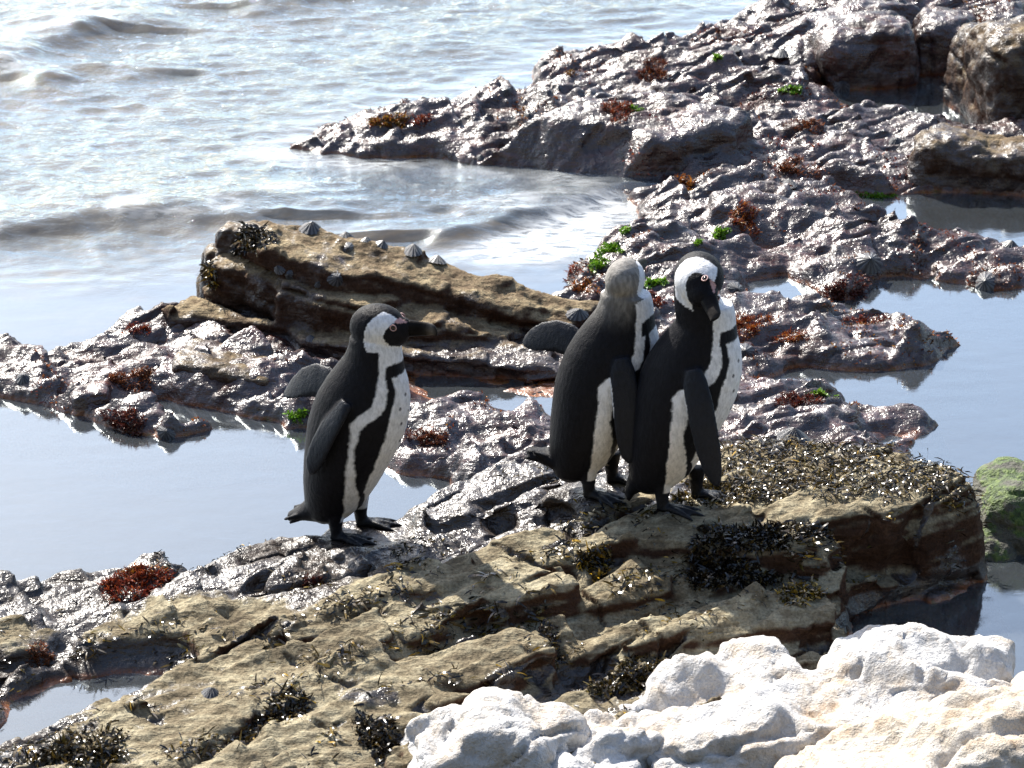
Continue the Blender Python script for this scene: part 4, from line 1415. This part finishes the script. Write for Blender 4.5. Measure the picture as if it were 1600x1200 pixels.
def clump(name, label, px, py, rx, ry, n, cols, L, w, mat, seed, lift=0.6, group='seaweed clumps', cat='seaweed', droop=1.0, on_out=False):
    """a tuft growing over the rock around a pixel; rx, ry in pixels of the photograph"""
    rg = random.Random(seed)
    B = Blades()
    c0, _ = hit(px, py, False, on_out)
    ph = [rg.uniform(0, 6.283) for _ in range(4)]
    roots = []
    for k in range(n):
        a, r = rg.uniform(0, 6.283), math.sqrt(rg.random())
        edge = 0.72 + 0.22 * math.sin(2 * a + ph[0]) + 0.18 * math.sin(3 * a + ph[1]) + 0.14 * math.sin(5 * a + ph[2]) + rg.gauss(0, .06)
        ox, oy = rx * r * edge * 1.25 * math.cos(a), ry * r * edge * 1.25 * math.sin(a)
        loc, no = hit(px + ox, py + oy, True, on_out)
        if loc is None or (loc - c0).length > 0.16:
            continue
        roots.append((a, r, ox, oy, loc, no))
    if len(roots) < 8:
        return None
    Q = np.array([tuple(q[4]) for q in roots])
    left = np.ones(len(Q), bool)
    best = []
    while left.any():
        grp, todo = [], [int(np.argmax(left))]
        left[todo[0]] = False
        while todo:
            i = todo.pop()
            grp.append(i)
            nb = np.where(left & (((Q - Q[i]) ** 2).sum(1) < 0.013 ** 2))[0]
            left[nb] = False
            todo += nb.tolist()
        if len(grp) > len(best):
            best = grp
    for i in sorted(best):
        a, r, ox, oy, loc, no = roots[i]
        lump = 0.6 + 0.4 * math.sin(ox * 0.23 + ph[3]) * math.sin(oy * 0.4 + ph[1])
        out = Vector((math.cos(a), -math.sin(a) * 0.6, 0)) * r
        d = (no * lift + Vector((0, 0, 0.35 * lift)) + out * 0.4 + Vector((rg.gauss(0, .5), rg.gauss(0, .5), rg.gauss(0, .35)))).normalized()
        if lift < 0.3:
            up = (no + Vector((rg.gauss(0, .45), rg.gauss(0, .45), rg.gauss(0, .45)))).normalized()
        else:
            up = Vector((rg.gauss(0, 1), rg.gauss(0, 1), rg.gauss(0, 1))).normalized()
        bend = Vector((rg.gauss(0, .9), rg.gauss(0, .9), rg.uniform(-1.6, 0.2) * droop))
        B.add(loc - no * 0.003 + no * rg.uniform(0, 0.006), d, up, L * rg.uniform(0.4, 1.25) * lump, w * rg.uniform(0.5, 1.5), bend, pick(rg, cols), 3, 0.35, rg)
    if not B.n:
        return None
    o = B.build(name, mat)
    tag(o, label, cat, group)
    return o

tufts = [
    ('bushy rust red weed tuft on the bright wet rock at the lower left', 215, 908, 85, 26, 900, RED, .030, .0040),
    ('orange tips of weed on top of the bushy red tuft at lower left', 205, 893, 45, 12, 260, ORANGE, .020, .0035),
    ('rust coloured shaggy weed on the left reef below the white glare', 195, 583, 46, 24, 650, RUST, .026, .0035),
    ('dark red weed ball hanging over the left pool', 198, 660, 26, 20, 420, DARKRED, .026, .0035),
    ('thin red weed fringe beside the white glare on the left reef', 215, 514, 24, 8, 160, RED, .018, .003),
    ('red weed cushion on the ledge end left of the middle penguin', 868, 428, 36, 15, 520, RED, .024, .0035),
    ('orange weed beside the red cushion left of the middle penguin head', 908, 444, 22, 14, 220, ORANGE, .024, .004),
    ('red weed between the heads of the two right penguins', 1022, 470, 16, 14, 220, RED, .022, .0035),
    ('dark maroon weed mound on the flat reef right of the right penguin', 1320, 458, 42, 18, 620, DARKRED, .026, .0035),
    ('dark red weed ball on the water edge beside the big limpet', 1248, 632, 28, 20, 460, DARKRED, .026, .0035),
    ('orange red weed right behind the right penguin shoulder', 1165, 510, 36, 16, 420, RED + ORANGE, .024, .0035),
    ('low red weed strip between the right penguin and the flat reef', 1235, 527, 26, 9, 240, RED + ORANGE, .020, .003),
    ('sparse red weed along the pool rim right of the maroon mound', 1350, 500, 42, 7, 200, RED, .016, .003),
    ('small brown red weed cushion on the rock right of the left penguin', 668, 684, 28, 12, 380, RUST + DARKRED, .020, .003),
    ('shaggy brown red weed on the reef left of the flat-topped block', 1232, 250, 44, 24, 700, RUST, .028, .0035),
    ('red brown weed patch above the shaggy weed on the upper reef', 1262, 196, 22, 12, 240, RUST, .022, .003),
    ('round dark brown weed tuft on the upper reef', 1022, 112, 24, 15, 420, DARKRED + RUST, .026, .0035),
    ('reddish weed tuft next to a green spot on the middle of the upper reef', 965, 172, 24, 14, 320, RUST + RED, .024, .0035),
    ('orange brown weed spilling down the rock above the right penguin', 1165, 345, 20, 24, 380, RED + ORANGE, .024, .0035),
    ('yellow and orange weed on the seaward tip of the upper reef', 608, 190, 34, 8, 260, ORANGE + GOLD, .024, .005),
    ('red weed beside the yellow weed on the seaward tip of the reef', 660, 188, 16, 7, 140, RED, .020, .004),
    ('orange kelp strip in the cleft above the two right penguins', 1062, 288, 20, 18, 220, ORANGE, .030, .007),
    ('small gold weed tuft at the far edge of the reef', 890, 112, 9, 7, 90, ORANGE + GOLD, .018, .004),
    ('red weed at the left border of the foreground rocks', 62, 1025, 20, 14, 200, RUST, .020, .003),
    ('dark red weed in the crack below the left penguin', 487, 912, 16, 12, 160, DARKRED, .020, .003),
]
for i, (lab, px, py, rx, ry, n, cols, L, w) in enumerate(tufts):
    clump('red_seaweed', lab, px, py, rx * 1.15, ry * 1.15, int(n * 2.6), cols, L * 0.8, w * 0.6, M['tuft'], 900 + i, 0.7, group='red and orange seaweed tufts')
greens = [
    ('bright green weed tuft beside the upper tide pool', 1238, 141, 14, 9, 200), ('green spot of weed near the limpet pair on the upper reef', 1121, 90, 8, 4, 70),
    ('green spot of weed beside the reddish tuft on the upper reef', 992, 171, 10, 6, 90), ('green weed fringe along the pool below the flat-topped block', 1372, 308, 32, 7, 260),
    ('small green weed spot at the right end of the pool fringe', 1447, 315, 10, 4, 60), ('green weed tuft above the right penguin head', 1125, 366, 15, 11, 200),
    ('tiny green weed just above the right penguin crown', 1092, 378, 6, 5, 50), ('uppermost green weed on the shore of the inlet', 979, 357, 8, 10, 90),
    ('brightest green weed patch on the shore of the inlet', 952, 389, 18, 10, 260), ('green weed patch touching the middle penguin head', 934, 412, 16, 14, 240),
    ('green weed between the heads of the right pair of penguins', 1022, 442, 18, 8, 180), ('green weed behind the left penguin back', 464, 650, 18, 8, 200),
    ('small green weed right of the right penguin neck', 1130, 478, 9, 5, 70), ('dull green weed on the flat rock tip above the big limpet', 1290, 615, 26, 5, 140),
]
for i, (lab, px, py, rx, ry, n) in enumerate(greens):
    clump('green_seaweed', lab, px, py, rx, ry, int(n * 1.8), GREEN, .014, .0042, M['tuft'], 950 + i, group='green seaweed patches')
browns = [
    ('gold and black weed clump in the hollow right of centre on the outcrop', 930, 878, 30, 22, 420, GOLD + DARKW, .030, .008),
    ('large glossy black weed heap on the middle step of the outcrop', 1130, 893, 80, 24, 1100, DARKW, .034, .009),
    ('black glossy weed draped over the crest in front of the right penguin', 1190, 838, 120, 20, 1100, DARKW, .034, .009),
    ('golden brown weed at the blunt right end of the front slab', 1262, 925, 52, 16, 480, GOLD + BROWN, .026, .008),
    ('weed hanging down the front face of the front slab', 1000, 1060, 110, 30, 1100, BROWN + DARKW, .032, .008),
    ('dark weed mound on the back rim of the outcrop right of the big limpet', 1345, 688, 46, 14, 520, BROWN + DARKW, .030, .008),
    ('weed patch around the right penguin feet', 1120, 770, 60, 24, 650, BROWN, .028, .008),
    ('black weed on the rounded block in the lower middle', 855, 1010, 26, 26, 320, DARKW, .028, .008),
    ('wet black weed heap on the slab at the bottom left of centre', 440, 1130, 60, 40, 800, DARKW, .032, .009),
    ('weed in the dark crack at the bottom left of the white boulder', 590, 1150, 30, 40, 420, DARKW, .032, .009),
    ('glossy weed tangle at the bottom left corner', 120, 1175, 110, 24, 900, BROWN + DARKW, .030, .008),
    ('weed hanging over the right top edge of the outcrop', 1500, 735, 55, 26, 700, BROWN + DARKW, .032, .008),
    ('dark weed hanging off the upper left corner of the brown ledge', 395, 375, 24, 26, 360, DARKW, .034, .010),
    ('brown weed hanging at the far left tip of the brown ledge', 322, 420, 15, 26, 260, GOLD + DARKW, .036, .010),
    ('brown weed at the right end of the limpet row on the ledge', 712, 396, 18, 8, 150, BROWN + GOLD, .034, .010),
]
for i, (lab, px, py, rx, ry, n, cols, L, w) in enumerate(browns):
    clump('brown_seaweed', lab, px, py, rx, ry, int(n * 1.9), cols, L * 1.05, w * 0.55, M['weed'], 1000 + i, 0.16, group='brown seaweed clumps', on_out=py > 600)

# loose weed cover over the outcrop: nobody could count it
rg = random.Random(77)
B = Blades()
co, no = get_co(outcrop.data), get_no(outcrop.data)
dens = fbm(np.stack([co[:, 0] * 5 + co[:, 1] * 3, co[:, 1] * 11 - co[:, 0] * 6, co[:, 2] * 4], 1), 4, 0.6, seed=88)
topright = poly_sd(co[:, 0], co[:, 1], px_poly([(1090, 850), (1110, 775), (1300, 795), (1500, 845), (1560, 900), (1480, 920), (1300, 925), (1120, 920)]))
spots = [(640, 885, .05), (605, 922, .04), (700, 945, .06), (765, 902, .05), (560, 945, .04), (330, 1175, .07), (500, 1150, .06), (720, 1062, .05), (1050, 800, .06), (945, 815, .05),
         (660, 1012, .05), (540, 1035, .05), (625, 858, .04), (430, 1010, .04), (230, 1120, .06), (60, 1180, .06), (820, 930, .05), (1000, 975, .04), (380, 1075, .04), (880, 860, .05), (150, 1000, .04),
         (300, 1000, .05), (450, 1090, .05), (980, 915, .05), (1240, 860, .05), (1400, 760, .06), (1500, 780, .04), (590, 1090, .05), (780, 975, .04)]
boost = np.zeros(len(co), np.float32)
for a, b, r in spots:
    l, _ = hit(a, b, True, True)
    if l is not None:
        boost = np.maximum(boost, np.exp(-(((co[:, 0] - l.x) * 0.75 + (co[:, 1] - l.y) * 0.35) ** 2 * 0.7 + ((co[:, 1] - l.y) - 0.45 * (co[:, 0] - l.x)) ** 2 * 1.6) / r ** 2))
score = dens - 0.05 + 0.62 * boost * (0.7 + 0.9 * fbm(co * 40, 2, seed=89)) + 0.75 * sstep(-0.02, 0.06, topright)
ok = np.where((score > 0.12) & (no[:, 2] > 0.15) & (co[:, 2] > 0.015))[0]
pr = np.clip((score[ok] - 0.12) * 2.6, 0, 1)
tr_ = topright[ok] > 0.01
sel = ok[np.random.RandomState(5).rand(len(ok)) < pr * np.where(tr_, 0.50, 0.30)]
mat_set = set(ok[tr_].tolist())
for i in sel:
    p, n = Vector(co[i]), Vector(no[i])
    d = (n * rg.uniform(0.0, 0.25) + Vector((rg.gauss(0, 1), rg.gauss(0, 1), rg.gauss(0, .15)))).normalized()
    up = (n + Vector((rg.gauss(0, .35), rg.gauss(0, .35), rg.gauss(0, .35)))).normalized()
    if i in mat_set:                      # matted strands on the high right end
        d = (Vector((rg.gauss(-.2, .8), rg.gauss(-.5, .6), 0)) + n * rg.uniform(-.05, .5)).normalized()
        B.add(p + n * rg.uniform(0, .012), d, up, rg.uniform(.014, .036), rg.uniform(.0018, .0042), n * -rg.uniform(0.3, 1.6), pick(rg, GOLD if rg.random() < 0.05 else (BROWN if rg.random() < 0.45 else DARKW)), 3, 0.45, rg)
        continue
    big = 1.0 + 0.7 * float(boost[i])
    B.add(p + n * rg.uniform(0, .006) * big, d, up, rg.uniform(.010, .026) * big, rg.uniform(.0016, .0040) * big, n * -rg.uniform(0.2, 1.3), pick(rg, GOLD if rg.random() < 0.07 else (BROWN if rg.random() < 0.5 else DARKW)), 3, 0.4, rg)
w = B.build('seaweed', M['weed'])
tag(w, None, None, kind='stuff')

# short red and rust turf on the reef, in patches
rg = random.Random(78)
B = Blades()
co, no = get_co(reef.data), get_no(reef.data)
dens = fbm(co * np.array([5.0, 5.0, 2.0]), 3, 0.6, seed=188) + 0.35 * fbm(co * 26, 2, seed=189)
inview = (np.abs(co[:, 0]) < 0.155 * co[:, 1] + 0.2) & (co[:, 1] < 13.2)
ok = np.where((dens > 0.30) & (no[:, 2] > 0.05) & (co[:, 2] > 0.006) & inview)[0]
sel = ok[np.random.RandomState(6).rand(len(ok)) < 0.42 * np.clip((dens[ok] - 0.30) * 5, 0, 1)]
pal = [RED, RUST, DARKRED, ORANGE]
which = np.clip(((fbm(co * 2.2, 2, seed=190) + 0.6) * 3.2).astype(int), 0, 3)
for i in sel:
    p, n = Vector(co[i]), Vector(no[i])
    d = (n * 0.5 + Vector((rg.gauss(0, .6), rg.gauss(0, .6), rg.gauss(0.1, .3)))).normalized()
    up = Vector((rg.gauss(0, 1), rg.gauss(0, 1), rg.gauss(0, 1))).normalized()
    c_ = pick(rg, pal[which[i]])
    B.add(p - n * 0.002, d, up, rg.uniform(.005, .014), rg.uniform(.0025, .005), Vector((rg.gauss(0, .6), rg.gauss(0, .6), -0.5)), c_, 2, 0.3, rg)
w = B.build('algae_turf', M['tuft'])
tag(w, None, None, kind='stuff')
